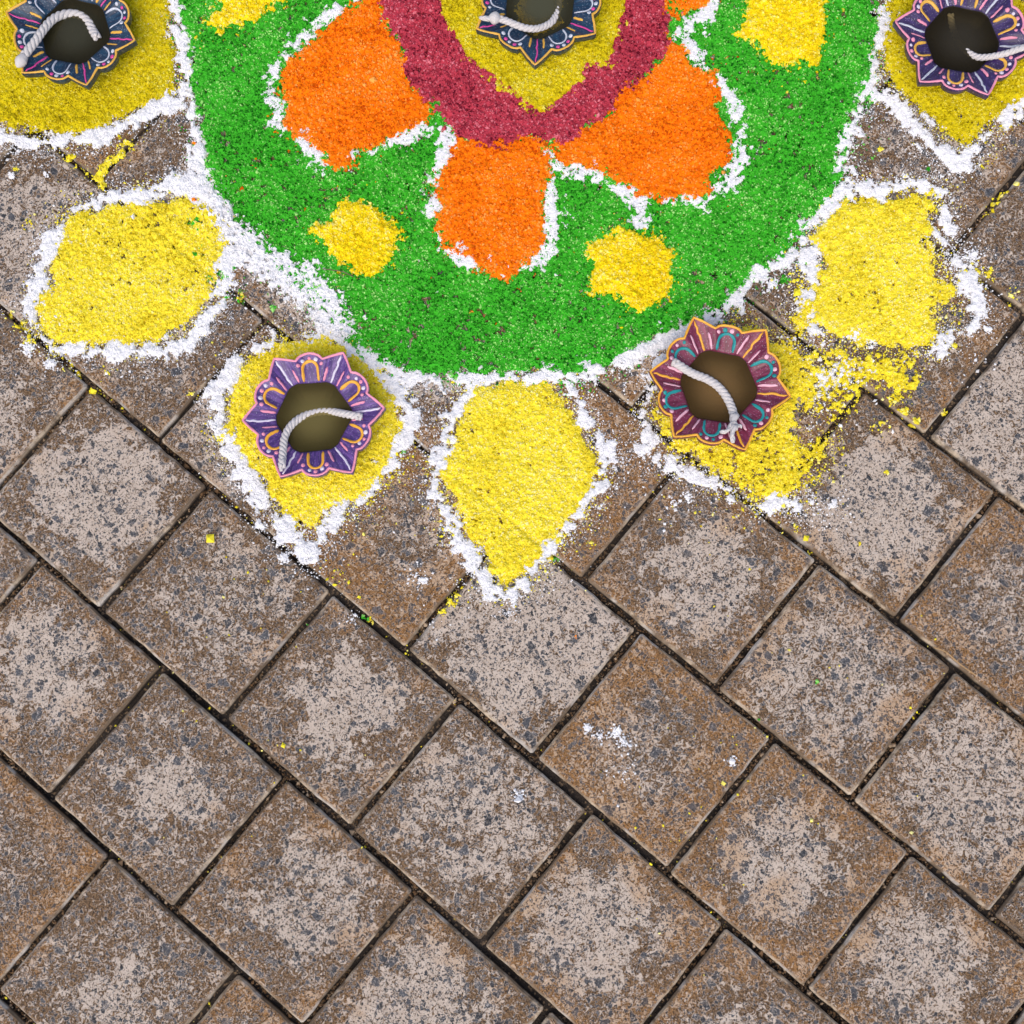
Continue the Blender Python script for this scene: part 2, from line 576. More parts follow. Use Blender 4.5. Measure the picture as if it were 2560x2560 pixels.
def powder(name, mat, sd_fn, bbox, label, cat, H=.0024, z0=0., edge=.006, wob=.0030, gsize=.00062, gden=1.0, holes=0.,
           spill=.005, spill_den=.5, cuts=(), seed=1, lump=0., cell=.0009, group=None, density=None, dip=.0, grow=.0, rough=.0019):
    x0, x1, y0, y1 = bbox
    pad = .012
    x0 -= pad
    x1 += pad
    y0 -= pad
    y1 += pad
    fx = lambda a, b: np.concatenate([np.arange(a, min(b, VX0), .003) if a < VX0 else [], np.arange(max(a, VX0), min(b, VX1), cell), np.arange(max(a, VX1), b, .003) if b > VX1 else []])
    gx_ = fx(x0, x1)
    gy_ = np.concatenate([np.arange(y0, min(y1, VY1), cell), np.arange(max(y0, VY1), y1, .003) if y1 > VY1 else []])

    def field(X, Y):
        sd = sd_fn(X, Y) + grow
        sd = sd + wob * ((vn(X, Y, .011, seed) - .5) * 1.3 + (vn(X, Y, .0045, seed + 1) - .5) * 1.6 + (vn(X, Y, .0022, seed + 2) - .5) * 1.3)
        return sd

    def height(X, Y, sd):
        h = H * sstep(-.0005, edge, sd) * (.72 + .45 * vn(X, Y, .017, seed + 5) + .25 * (vn(X, Y, .006, seed + 6) - .5))
        h = h + lump * (vn(X, Y, .0048, seed + 7) - .45) * sstep(0, .003, sd)
        h = h + rough * (vn(X, Y, .0021, seed + 8) - .5) + rough * .6 * (vn(X, Y, .0011, seed + 9) - .5)
        if dip:
            h = h - dip * joint_dip(X, Y)
        return z0 + h

    def hole(X, Y):
        if not holes and density is None:
            return np.ones(X.shape, bool)
        f = .35 * vn(X, Y, .0027, seed + 11) + .43 * vn(X, Y, .0013, seed + 12) + .22 * vn(X, Y, .012, seed + 13)
        thr = .12 + holes * .5 if density is None else (1 - density(X, Y)) * .62 + .22
        return f > thr
    # base sheet
    X, Y = np.meshgrid(gx_, gy_)
    X = X + RNG.uniform(-.3, .3, X.shape) * cell
    Y = Y + RNG.uniform(-.3, .3, Y.shape) * cell
    sd = field(X, Y)
    keep = (sd > 0) & hole(X, Y)
    cutm = np.zeros(X.shape, bool)
    for cfn in cuts:
        cutm |= cfn(X, Y) > .004
    keep &= ~cutm
    Z = height(X, Y, sd)
    kq = keep[:-1, :-1].astype(int) + keep[1:, :-1] + keep[:-1, 1:] + keep[1:, 1:]
    fq = kq >= 2
    border = ~keep
    Z[border] = -.0006
    ii = np.arange(X.size).reshape(X.shape)
    Q = np.stack([ii[:-1, :-1], ii[:-1, 1:], ii[1:, 1:], ii[1:, :-1]], -1)[fq]
    used = np.unique(Q)
    remap = np.full(X.size, -1)
    remap[used] = np.arange(len(used))
    V = np.stack([X, Y, Z], -1).reshape(-1, 3)[used]
    Q = remap[Q]
    T = np.clip(.05 + .45 * vn(V[:, 0], V[:, 1], .0022, seed + 20) + .3 * RNG.random(len(V)), 0, 1) * .8
    # crumbs
    area = (x1 - x0) * (min(y1, VY1) - y0) * 1e6
    n = int(area * gden)
    gxx = RNG.uniform(max(x0, VX0), min(x1, VX1), n)
    gyy = RNG.uniform(y0, min(y1, VY1), n)
    sdg = field(gxx, gyy)
    acc = np.where(sdg > 0, 1.0, spill_den * np.exp(np.clip(sdg, -1, 0) / spill))
    hm = hole(gxx, gyy)
    acc = np.where(hm, acc, acc * .22)
    if density is not None:
        acc = acc * np.clip(density(gxx, gyy) * 1.3, 0, 1)
    ok = RNG.random(n) < acc
    for cfn in cuts:
        ok &= cfn(gxx, gyy) < .003
    gxx, gyy, sdg, hm = gxx[ok], gyy[ok], sdg[ok], hm[ok]
    size = gsize * np.exp(RNG.normal(0, .32, len(gxx)))
    zz = np.where((sdg > 0) & hm, height(gxx, gyy, sdg) + size * .35, size * .5)
    tint = np.clip(RNG.beta(1.1, 1.15, len(gxx)) + .45 * (vn(gxx, gyy, .018, seed + 30) - .5) + .3 * (vn(gxx, gyy, .005, seed + 31) - .5), 0, 1)
    GV, GF, GT = grain_mesh(np.stack([gxx, gyy, zz], 1), size, tint)
    TRIS[0] += len(Q) * 2 + len(GF)
    o = mesh_np(name, np.concatenate([V, GV]), [Q, GF + len(V)], 4, mat, False, {'tint': np.concatenate([T, GT])})
    tag(o, label, cat, group)
    return o


def poly_region(name, mat, pts, label, cat, **kw):
    P = w2(pts)
    fn = lambda x, y: poly_sd(x, y, P)
    bb = (P[:, 0].min(), P[:, 0].max(), P[:, 1].min(), P[:, 1].max())
    return powder(name, mat, fn, bb, label, cat, **kw)


def line_region(name, pts, label, width=26, **kw):
    """width in photo px"""
    P = w2([p[:2] for p in pts])
    W = np.array([(p[2] if len(p) > 2 else width) * .5 * .000243 for p in pts])
    fn = lambda x, y: line_sd(x, y, P, W)
    m = W.max()
    bb = (P[:, 0].min() - m, P[:, 0].max() + m, P[:, 1].min() - m, P[:, 1].max() + m)
    a = dict(H=.0011, edge=.006, wob=.0048, gsize=.00042, gden=1.9, lump=.0008, spill=.0042, spill_den=.55, z0=.0006, holes=.2, rough=.0006, grow=-.0003)
    a.update(kw)
    return powder(name, M_WHITE, fn, bb, label, 'powder outline', group='white powder outlines of the floor design', **a)


def S(pts):      # traced on the 1932 px view
    return [(p[0] * 2560 / 1932, p[1] * 2560 / 1932) + tuple(p[2:]) for p in pts]


def mirror(pts, c=-2):
    return [(x, 2 * c - y) for x, y in reversed(pts)]


DISC_LOW = S([(335, 0), (345, 60), (360, 140), (366, 200), (383, 290), (388, 345), (425, 385), (460, 440), (490, 480), (530, 520), (575, 560), (615, 590), (628, 620), (650, 645), (690, 668), (740, 690), (820, 705), (900, 706),
              (1000, 702), (1070, 702), (1130, 694), (1190, 662), (1260, 632), (1310, 606), (1370, 572), (1400, 540), (1440, 515), (1500, 470), (1522, 420), (1560, 372), (1580, 335), (1590, 290), (1604, 240), (1630, 180), (1650, 130), (1655, 60), (1650, 0)])
DISC = DISC_LOW + mirror(DISC_LOW)
RING_LOW = [(949, 0), (963, 70), (1000, 116), (1028, 200), (1052, 238), (1089, 261), (1117, 321), (1154, 349), (1205, 359), (1252, 368), (1284, 363), (1326, 343), (1396, 345), (1447, 349), (1471, 321), (1522, 280), (1564, 224), (1620, 177), (1657, 140), (1668, 70), (1680, 0)]
RING = RING_LOW + mirror(RING_LOW)
CEN_LOW = [(1092, 0), (1089, 42), (1126, 93), (1149, 144), (1196, 186), (1229, 205), (1247, 224), (1285, 246), (1310, 270), (1340, 284), (1378, 284), (1405, 266), (1434, 240), (1466, 205), (1471, 177), (1527, 172), (1545, 130), (1556, 84), (1569, 37), (1583, 0)]
CEN = CEN_LOW + mirror(CEN_LOW)
O_LEFT = [(954, -20), (885, 19), (829, 65), (764, 121), (713, 177), (703, 205), (713, 261), (703, 326), (755, 363), (815, 385), (834, 424), (880, 408), (893, 382), (958, 359), (1000, 345), (1061, 312), (1085, 280), (1082, 252), (1052, 238), (1028, 200), (1000, 116), (968, 70)]
O_MID = [(1145, 350), (1196, 345), (1257, 360), (1294, 345), (1350, 340), (1364, 396), (1373, 433), (1359, 489), (1364, 536), (1359, 596), (1336, 638), (1303, 671), (1247, 694), (1191, 671), (1163, 647), (1117, 620), (1103, 568), (1098, 512), (1098, 447), (1121, 410)]
O_RIGHT = [(1378, 354), (1396, 340), (1424, 343), (1461, 324), (1527, 278), (1527, 224), (1583, 205), (1638, 177), (1662, 130), (1666, 93), (1690, 108), (1707, 126), (1730, 172), (1786, 182), (1804, 224), (1790, 275), (1804, 321), (1823, 335), (1814, 401), (1776, 447), (1767, 484), (1707, 494), (1638, 500), (1564, 461), (1508, 433), (1438, 415), (1396, 405)]
O_TOP = [(1662, 96), (1676, 60), (1706, 34), (1740, 22), (1767, 8), (1800, -40), (1860, -90), (1880, -200), (1800, -280), (1700, -250), (1650, -150)]
D1 = [(842, 522), (870, 503), (912, 503), (955, 530), (978, 562), (1008, 582), (992, 615), (994, 642), (965, 662), (942, 685), (895, 690), (856, 664), (820, 636), (797, 606), (788, 576), (822, 556)]
D2 = [(1475, 606), (1527, 590), (1564, 568), (1601, 587), (1652, 596), (1666, 629), (1699, 634), (1676, 680), (1666, 736), (1634, 750), (1615, 773), (1601, 800), (1578, 778), (1551, 750), (1489, 736), (1479, 685)]
D3 = [(1870, -60), (1879, -19), (1865, 37), (1848, 89), (1888, 107), (1912, 154), (1963, 172), (2000, 163), (2040, 160), (2048, 121), (2066, 84), (2058, 28), (2058, -30), (1960, -80)]
D4 = [(536, -14), (550, 28), (524, 61), (559, 86), (592, 58), (638, 61), (666, 33), (712, 5), (699, -30), (620, -70)]
fD, fR, fC = (lambda P: (lambda x, y: poly_sd(x, y, P)))(w2(DISC)), (lambda P: (lambda x, y: poly_sd(x, y, P)))(w2(RING)), (lambda P: (lambda x, y: poly_sd(x, y, P)))(w2(CEN))
mk = lambda pts: (lambda P: (lambda x, y: poly_sd(x, y, P)))(w2(pts))
fO = [mk(O_LEFT), mk(O_MID), mk(O_RIGHT)]

poly_region('powder_disc', M_GREEN, DISC, 'large disc of green powder filling the middle of the floor design', 'powder disc', H=.0018, cuts=[fR] + fO + [mk(D1), mk(D2), mk(D3), mk(D4)], seed=3,
            gsize=.00052, gden=1.25, holes=.38, edge=.004, wob=.004, spill=.006, spill_den=.3)
OG = 'orange powder petals around the crimson ring'
poly_region('powder_petal', M_ORANGE, O_LEFT, 'orange powder petal left of the crimson ring', 'powder petal', H=.0026, z0=.0004, seed=41, grow=.0036, group=OG, gsize=.0006, gden=1.2)
poly_region('powder_petal', M_ORANGE, O_MID, 'orange powder petal pointing down below the crimson ring, between two yellow spots', 'powder petal', H=.0026, z0=.0004, seed=51, grow=.0036, group=OG, gsize=.0006, gden=1.2)
poly_region('powder_petal', M_ORANGE, O_RIGHT, 'orange powder petal to the lower right of the crimson ring, widest of its kind', 'powder petal', H=.0026, z0=.0004, seed=61, grow=.0036, group=OG, gsize=.0006, gden=1.2)
poly_region('powder_petal', M_ORANGE, O_TOP, 'orange powder petal cut by the top edge, right of the crimson ring', 'powder petal', H=.0026, z0=.0003, seed=65, grow=.0036, group=OG, gsize=.0006, gden=1.2)
poly_region('powder_ring', M_CRIMSON, RING, 'crimson powder ring around the yellow middle of the design', 'powder ring', H=.0031, z0=.0008, cuts=[fC], seed=71, gsize=.00066, gden=1.25, holes=.12, wob=.005, lump=.0008, grow=.0028)
poly_region('powder_heap', M_OLIVE, CEN, 'mustard yellow powder under the topmost blue lamp, inside the crimson ring', 'powder heap', H=.0034, z0=.0012, seed=81, gsize=.0006, gden=1.2, wob=.004, grow=.001)
YG = 'round yellow powder spots on the green disc'
for i, (pts, lab) in enumerate(((D1, 'yellow powder spot on the green, left of the downward orange petal'), (D2, 'yellow powder spot on the green, right of the downward orange petal, with a white fleck'),
                                (D3, 'yellow powder spot on the green near the top edge, right of the orange petals'), (D4, 'yellow powder spot on the green cut by the top edge, upper left'))):
    poly_region('powder_spot', M_GOLD, pts, lab, 'powder spot', H=.0032, z0=.0008, seed=91 + 7 * i, group=YG, gsize=.00068, gden=1.3, wob=.0034, spill=.004, spill_den=.5, grow=.0018)

# outer yellow petals
P1 = S([(318, -60), (315, 0), (320, 60), (328, 120), (322, 168), (285, 198), (222, 222), (190, 245), (130, 252), (80, 242), (30, 240), (0, 232), (-60, 215), (-110, 150), (-130, 60), (-120, -60), (-60, -130), (100, -170), (250, -140)])
z1 = lambda pts: [(p[0] / 3.019, p[1] / 3.019 + 350) + tuple(p[2:]) for p in pts]
P2 = z1([(470, 610), (600, 550), (800, 520), (1000, 470), (1200, 470), (1450, 430), (1600, 500), (1700, 570), (1710, 700), (1700, 850), (1650, 1000), (1620, 1150), (1500, 1290), (1350, 1420), (1200, 1510), (1000, 1530), (700, 1530), (400, 1530), (330, 1450), (280, 1330), (290, 1180), (400, 1080), (390, 980), (450, 820), (480, 700)])
P3 = [(600, 925), (640, 893), (680, 868), (740, 850), (820, 842), (870, 868), (930, 915), (985, 985), (1000, 1060), (997, 1120), (975, 1175), (925, 1225), (895, 1255), (845, 1268), (815, 1290), (790, 1318), (750, 1318), (705, 1270), (675, 1225), (640, 1180), (595, 1120), (552, 1095), (575, 1040), (590, 980)]
P4 = [(1179, 967), (1272, 957), (1372, 960), (1404, 1007), (1444, 1060), (1485, 1126), (1497, 1179), (1475, 1240), (1440, 1290), (1391, 1352), (1352, 1405), (1305, 1444), (1272, 1468), (1226, 1438), (1205, 1378), (1166, 1312), (1126, 1245), (1087, 1179), (1135, 1126), (1146, 1060), (1166, 994)]
z2 = lambda pts: [(p[0] / 2.927 + 1900, p[1] / 2.927 + 350) + tuple(p[2:]) for p in pts]
z5 = lambda pts: [(p[0] / 2.1467 + 1400, p[1] / 2.1467 + 700) + tuple(p[2:]) for p in pts]
P5 = z5([(520, 760), (500, 700), (600, 640), (700, 450), (780, 300), (1000, 230), (1130, 300), (1210, 380), (1290, 430), (1330, 520), (1250, 700), (1230, 820), (1290, 900), (1370, 860), (1440, 850), (1400, 950), (1330, 1040), (1280, 1120), (1200, 1170), (1100, 1170), (1000, 1120), (880, 1040), (700, 980), (600, 880)])
P6 = z2([(560, 450), (700, 410), (950, 430), (1080, 410), (1150, 370), (1270, 380), (1290, 480), (1240, 560), (1240, 680), (1260, 800), (1250, 930), (1290, 1010), (1400, 1080), (1380, 1190), (1280, 1260), (1280, 1450), (1180, 1480), (1000, 1500), (700, 1500), (480, 1420), (400, 1300), (300, 1420), (260, 1300), (330, 1200), (400, 1150), (420, 1000), (440, 850), (370, 720), (450, 620)])
z3 = lambda pts: [(p[0] / 2.1467 + 1660, p[1] / 2.1467) + tuple(p[2:]) for p in pts]
P7 = z3([(1180, 100), (1170, 300), (1200, 430), (1330, 540), (1450, 640), (1530, 740), (1640, 760), (1720, 700), (1850, 600), (1932, 560), (2100, 480), (2200, 200), (2150, -80), (1900, -200), (1500, -220), (1250, -100)])
PG = 'yellow powder petals around the green disc'
kwp = dict(H=.0016, gsize=.00050, gden=1.5, rough=.0014, group=PG, dip=.0012)
poly_region('powder_petal', M_OLIVE, P1, 'yellow powder petal under the blue lamp in the top left corner', 'powder petal', seed=121, **{**kwp, 'holes': .1})
poly_region('powder_petal', M_YELLOW, P2, 'yellow powder petal without a lamp, left of the green disc', 'powder petal', seed=131, holes=.32, wob=.003, **kwp)
poly_region('powder_petal', M_YELLOW, P3, 'yellow powder petal under the purple lamp', 'powder petal', seed=141, holes=.2, wob=.003, **kwp)
poly_region('powder_petal', M_YELLOW, P4, 'yellow powder teardrop petal without a lamp, pointing straight down from the green disc', 'powder petal', seed=151, holes=.2, **{**kwp, 'H': .0022})
poly_region('powder_petal', M_YELLOW, P5, 'scuffed yellow powder petal under the magenta lamp', 'powder petal', seed=161, holes=.55, wob=.004, **kwp)
poly_region('powder_petal', M_YELLOW, P6, 'smudged yellow powder petal without a lamp, right of the green disc', 'powder petal', seed=171, holes=.3, wob=.004, **{**kwp, 'H': .0018})
poly_region('powder_petal', M_OLIVE, P7, 'yellow powder petal under the dark violet lamp in the top right corner', 'powder petal', seed=181, holes=.3, wob=.003, **kwp)

# white outlines
line_region('powder_outline', S([(328, -40, 18), (335, 50, 24), (350, 110, 26), (358, 170, 28), (366, 230, 22), (370, 290, 22), (385, 340, 30), (420, 375, 44), (440, 430, 50), (465, 480, 52), (520, 505, 58), (565, 540, 70), (600, 580, 56), (605, 625, 50), (650, 655, 40),
              (690, 675, 34), (750, 702, 34), (830, 714, 30), (900, 716, 26), (980, 712, 22), (1040, 712, 24), (1120, 700, 24), (1180, 678, 26), (1240, 650, 38), (1290, 625, 44), (1345, 600, 44), (1378, 572, 36), (1395, 545, 22), (1425, 522, 26), (1465, 505, 16),
              (1500, 480, 6), (1530, 430, 10), (1545, 410, 16), (1575, 375, 18), (1598, 335, 20), (1586, 300, 20), (1597, 250, 22), (1618, 215, 26), (1632, 165, 32), (1652, 100, 26), (1665, 40, 20), (1672, -40, 20)]),
            'white powder outline running round the green disc', seed=201, wob=.0062)
line_region('powder_outline', S([(-60, 235, 34), (0, 258, 36), (50, 268, 36), (110, 270, 34), (170, 258, 40), (230, 240, 42), (290, 210, 44), (335, 190, 36)]),
            'white powder outline below the blue lamp in the top left corner', seed=211)
line_region('powder_outline', z1([(520, 560, 12), (650, 500, 30), (850, 420, 36), (1050, 410, 34), (1250, 370, 44), (1430, 340, 44)]) + z1([(1600, 470, 40), (1740, 620, 34), (1760, 780, 30), (1740, 900, 50), (1700, 1080, 44), (1640, 1250, 38), (1500, 1430, 42), (1380, 1560, 34), (1200, 1600, 30), (950, 1580, 36), (700, 1580, 34), (450, 1570, 26), (300, 1480, 22), (250, 1350, 24),
              (230, 1220, 26), (300, 1090, 56), (310, 960, 20), (370, 850, 44), (390, 740, 42), (490, 650, 18)]),
            'white powder outline around the yellow petal left of the green disc', seed=221)
line_region('powder_outline', [(703, 850, 16), (640, 870, 26), (580, 925, 46), (548, 985, 52), (549, 1054, 34), (580, 1115, 30), (600, 1165, 36), (640, 1220, 46), (677, 1280, 42), (720, 1335, 48), (775, 1375, 46), (815, 1330, 44), (845, 1285, 44), (870, 1255, 16), (903, 1248, 16), (935, 1210, 34), (965, 1172, 36), (985, 1130, 20), (1018, 1105, 44), (1035, 1060, 38), (1018, 1020, 36), (985, 970, 40), (950, 930, 38), (900, 882, 30), (857, 835, 34)],
            'white powder outline around the petal under the purple lamp', seed=231)
line_region('powder_outline', [(1187, 965, 30), (1164, 1003, 28), (1127, 1054, 34), (1115, 1110, 40), (1098, 1150, 36), (1085, 1222, 18), (1113, 1280, 30), (1140, 1330, 32), (1165, 1380, 34), (1190, 1425, 40), (1220, 1470, 42), (1262, 1490, 40), (1300, 1455, 20), (1345, 1402, 26), (1378, 1365, 28), (1414, 1315, 32), (1465, 1255, 36), (1502, 1205, 36), (1516, 1150, 34), (1500, 1090, 26), (1468, 1050, 24), (1440, 1000, 18), (1418, 960, 18)],
            'white powder outline around the teardrop petal at bottom centre', seed=241)
line_region('powder_outline', z5([(640, 330, 20), (560, 430, 26), (500, 570, 26), (450, 680, 30), (460, 800, 30), (500, 880, 34), (440, 940, 14), (470, 990, 18), (560, 950, 20), (640, 1020, 34), (760, 1060, 34), (860, 1100, 24), (970, 1150, 18), (1040, 1200, 10), (1180, 1180, 30), (1260, 1200, 40), (1300, 1140, 6), (1370, 1210, 26), (1400, 1240, 26), (1450, 1200, 20)]),
            'broken white powder outline around the petal under the magenta lamp', seed=251, wob=.0045)
line_region('powder_outline', z2([(300, 620, 36), (410, 560, 26), (500, 490, 24), (500, 410, 22), (650, 370, 30), (800, 360, 34), (930, 360, 34), (1080, 330, 34), (1200, 300, 26), (1300, 380, 18), (1370, 470, 28), (1360, 600, 18), (1390, 690, 14), (1270, 640, 16), (1350, 750, 30), (1400, 850, 16), (1440, 920, 10)]),
            'white powder outline over the top of the smudged petal at right', seed=261, wob=.0045)
line_region('powder_outline', z2([(1500, 800, 14), (1560, 900, 12), (1530, 990, 46), (1520, 1070, 62), (1580, 1180, 36), (1590, 1300, 30), (1540, 1370, 10), (1430, 1420, 16), (1340, 1490, 26), (1220, 1560, 8)]),
            'scuffed white powder patches lying right of the smudged petal', seed=271, wob=.005)
line_region('powder_outline', z2([(380, 800, 34), (370, 900, 42), (380, 1000, 34), (390, 1080, 30), (340, 1200, 30), (390, 1330, 20), (400, 1400, 36), (470, 1470, 14)]),
            'white powder outline along the left side of the smudged petal', seed=281, wob=.0045)
line_region('powder_outline', z3([(1180, 60, 14), (1160, 200, 18), (1110, 340, 26), (1100, 460, 42), (1190, 540, 34), (1290, 600, 34), (1350, 660, 36), (1420, 760, 34), (1520, 840, 36), (1600, 880, 34), (1650, 810, 26), (1720, 750, 14), (1790, 680, 6), (1860, 650, 30), (1930, 560, 24), (2050, 500, 24)]),
            'white powder outline around the petal under the dark violet lamp', seed=291)
line_region('powder_outline', [(905, -20, 26), (870, 15, 18), (829, 38, 26), (792, 65, 30), (745, 107, 26), (703, 160, 26), (675, 200, 26), (685, 256, 40), (705, 310, 26), (750, 345, 30), (792, 388, 34), (818, 415, 20), (845, 400, 6), (889, 393, 16), (926, 382, 20), (972, 368, 28), (1024, 340, 34), (1080, 325, 38), (1130, 320, 26), (1148, 295, 12)],
            'white powder outline of the orange petal left of the crimson ring', seed=301, z0=.0016, grow=.0012)
line_region('powder_outline', [(1126, 345, 34), (1106, 385, 38), (1094, 430, 26), (1088, 470, 28), (1082, 522, 24), (1094, 573, 16), (1112, 615, 12), (1150, 640, 34), (1175, 665, 20), (1200, 676, 6), (1232, 655, 12), (1262, 672, 14), (1326, 666, 30), (1358, 630, 28), (1380, 575, 24), (1382, 522, 24), (1373, 480, 16), (1380, 462, 22), (1405, 438, 26), (1395, 410, 16), (1373, 401, 12)],
            'white powder outline of the orange petal that points down', seed=311, z0=.0016, grow=.0012)
line_region('powder_outline', [(1440, 432, 18), (1475, 433, 26), (1520, 464, 30), (1569, 484, 34), (1598, 505, 40), (1592, 545, 30), (1600, 500, 30), (1650, 498, 8), (1697, 503, 20), (1753, 514, 20), (1795, 485, 26), (1820, 447, 26), (1856, 415, 24), (1846, 363, 26), (1858, 322, 38), (1840, 290, 42), (1822, 250, 26), (1800, 200, 14), (1755, 168, 16), (1735, 140, 36), (1712, 95, 46), (1735, 60, 34), (1768, 30, 30), (1790, -10, 20)],
            'white powder outline of the widest orange petal, lower right of the ring', seed=321, z0=.0016, grow=.0012)


# loose scattered crumbs
def scatter(name, mat, spots, label, cat, size=.0007, seed=1):
    """spots: (x px, y px, radius px, count[, size factor])"""
    P, Sz = [], []
    for s in spots:
        x, y, r, n = s[:4]
        f = s[4] if len(s) > 4 else 1
        c = at(x, y)
        rr = r * .000243
        a = RNG.uniform(0, 2 * math.pi, n)
        d = rr * np.abs(RNG.normal(0, .55, n))
        X = c[0] + d * np.cos(a)
        Y = c[1] + d * np.sin(a)
        sz = size * f * np.exp(RNG.normal(0, .4, n))
        jd = joint_dip(X, Y)
        Zz = np.where(jd > .35, -.0060, 0) + sz * .45
        P.append(np.stack([X, Y, Zz], 1))
        Sz.append(sz)
    P = np.concatenate(P)
    Sz = np.concatenate(Sz)
    V, Fc, T = grain_mesh(P, Sz, RNG.beta(1.3, 1.2, len(P)))
    o = mesh_np(name, V, Fc, 3, mat, False, {'tint': T})
    tag(o, label, cat, kind='stuff')
    TRIS[0] += len(Fc)
    return o


def zone(name, mat, pts, dens, label, seed, z0=.0001, H=.0005, soft=.014, **kw):
    P = w2(pts)
    fn = lambda x, y: poly_sd(x, y, P)
    bb = (P[:, 0].min(), P[:, 0].max(), P[:, 1].min(), P[:, 1].max())
    o = powder(name, mat, fn, bb, label, 'loose powder', H=H, z0=z0, edge=.004, gsize=.00048, gden=1.3, seed=seed, wob=.008, spill=.007, spill_den=.3, density=lambda x, y: dens * sstep(-.004, soft, fn(x, y)), **kw)
    tag(o, kind='stuff')
    return o


zone('loose_powder', M_YELLOW, z2([(280, 1440), (700, 1480), (1000, 1500), (1250, 1490), (1230, 1650), (1200, 1830), (1120, 1950), (1000, 2020), (900, 1960), (870, 1850), (760, 1900), (650, 2080), (560, 2120), (430, 2080), (230, 2000), (200, 1800), (150, 1650), (60, 1450)]), .62,
     'loose yellow powder kicked across the pavers between the magenta lamp and the smudged petal', 401)
zone('loose_powder', M_WHITE, z2([(40, 1340), (200, 1380), (350, 1500), (700, 1560), (1000, 1700), (900, 1800), (600, 1900), (520, 2100), (380, 2300), (300, 2280), (300, 2000), (330, 1800), (200, 1600), (80, 1420)]), .50,
     'loose white powder strewn on the pavers right of the magenta lamp', 411)
zone('loose_powder', M_YELLOW, z2([(1250, 900), (1400, 850), (1520, 1000), (1480, 1250), (1550, 1350), (1400, 1500), (1260, 1560), (1290, 1400), (1400, 1300), (1370, 1050)]), .42,
     'loose yellow powder at the right edge of the smudged petal', 421)
zone('loose_powder', M_WHITE, z2([(1150, 720), (1350, 700), (1450, 880), (1480, 1000), (1330, 1050), (1250, 900)]), .42, 'thin white powder dusted above the right edge of the smudged petal', 431)
zone('loose_powder', M_YELLOW, z2([(1600, 20), (1900, 10), (1870, 130), (1700, 220), (1640, 300), (1420, 330), (1400, 290), (1560, 240), (1600, 120)]), .40,
     'loose yellow powder below the dark violet lamp near the right edge', 441)
zone('loose_powder', M_YELLOW, z1([(400, 60), (560, 90), (640, 180), (700, 250), (780, 170), (860, 90), (960, 0), (1000, 80), (850, 180), (780, 270), (830, 340), (790, 370), (690, 300), (560, 220), (470, 140)]), .68,
     'loose yellow powder lying in a V along the joints below the top left lamp', 451, soft=.002)
zone('loose_powder', M_WHITE, S([(395, 330), (470, 400), (530, 450), (610, 490), (665, 560), (690, 640), (630, 660), (560, 600), (480, 540), (420, 470), (370, 400)]), .80,
     'loose white powder dusted over the lower left edge of the green disc', 471, z0=.0023, H=.0008)
zone('loose_powder', M_WHITE, z3([(60, 60), (260, -20), (420, 60), (400, 200), (300, 330), (330, 440), (420, 520), (380, 620), (300, 420), (160, 240)]), .36,
     'thin white dust paling the green at its upper right', 481, z0=.0018, H=.0006)
zone('loose_powder', M_GREEN, S([(380, 300), (440, 360), (500, 440), (560, 480), (640, 520), (640, 590), (600, 600), (540, 560), (480, 500), (440, 440), (400, 380)]), .55,
     'loose green powder strewn over the white outline left of the disc', 461, z0=.0021, H=.0008)
scatter('loose_crumbs', M_YELLOW, [(2200, 373, 8, 26, 1.3), (2020, 730, 26, 40), (1996, 728, 8, 20, 1.3), (1990, 700, 60, 50), (2288, 1055, 9, 60, 1.2), (2260, 1030, 14, 60), (2240, 1000, 16, 80), (2365, 1028, 8, 20, 1.1), (2385, 865, 8, 24, 1.3), (2200, 1060, 30, 30), (2218, 1182, 6, 16, 1.2),
                                    (2490, 505, 10, 24, 1.2), (2510, 482, 9, 20, 1.2), (2470, 530, 12, 20), (2540, 460, 8, 14), (2445, 680, 30, 50), (2470, 690, 26, 50), (2530, 740, 20, 16),
                                    (40, 423, 7, 14, 1.4), (20, 785, 12, 40, 1.1), (50, 815, 18, 60, 1.1), (75, 850, 26, 60), (130, 880, 14, 20, 1.1), (190, 930, 10, 20, 1.1), (170, 910, 20, 20), (235, 978, 14, 26, 1.1), (75, 555, 26, 16),
                                    (445, 445, 8, 18, 1.2), (597, 740, 10, 36, 1.2), (480, 985, 12, 18), (265, 930, 20, 14), (558, 1092, 16, 60, 1.1), (645, 930, 14, 50, 1.2), (600, 960, 20, 40),
                                    (1125, 1505, 14, 40, 1.1), (1105, 1530, 14, 30), (1140, 1490, 20, 20), (922, 1548, 9, 20, 1.1), (527, 1347, 6, 10, 1.1), (1375, 1395, 14, 20), (1480, 1360, 16, 10), (1990, 1320, 14, 12), (2010, 1345, 8, 10), (2028, 1380, 8, 8), (2150, 1360, 5, 6),
                                    (900, 1240, 80, 50), (850, 1430, 70, 18), (1110, 1330, 50, 30), (1890, 1250, 60, 60), (700, 1870, 300, 16), (1700, 2100, 500, 22), (2200, 1700, 300, 14), (600, 1500, 200, 12), (350, 480, 70, 40), (1850, 1850, 400, 14), (908, 2117, 6, 5), (2030, 2050, 30, 4),
                                    (1850, 1190, 200, 160), (2050, 1150, 60, 60), (1960, 620, 8, 6), (880, 545, 90, 90), (1560, 690, 150, 130), (1960, 90, 140, 130), (620, 30, 130, 130), (500, 110, 40, 60, 1.1), (1420, 600, 30, 20)],
        'stray yellow powder crumbs scattered over the pavers and joints', 'powder crumbs', seed=1)
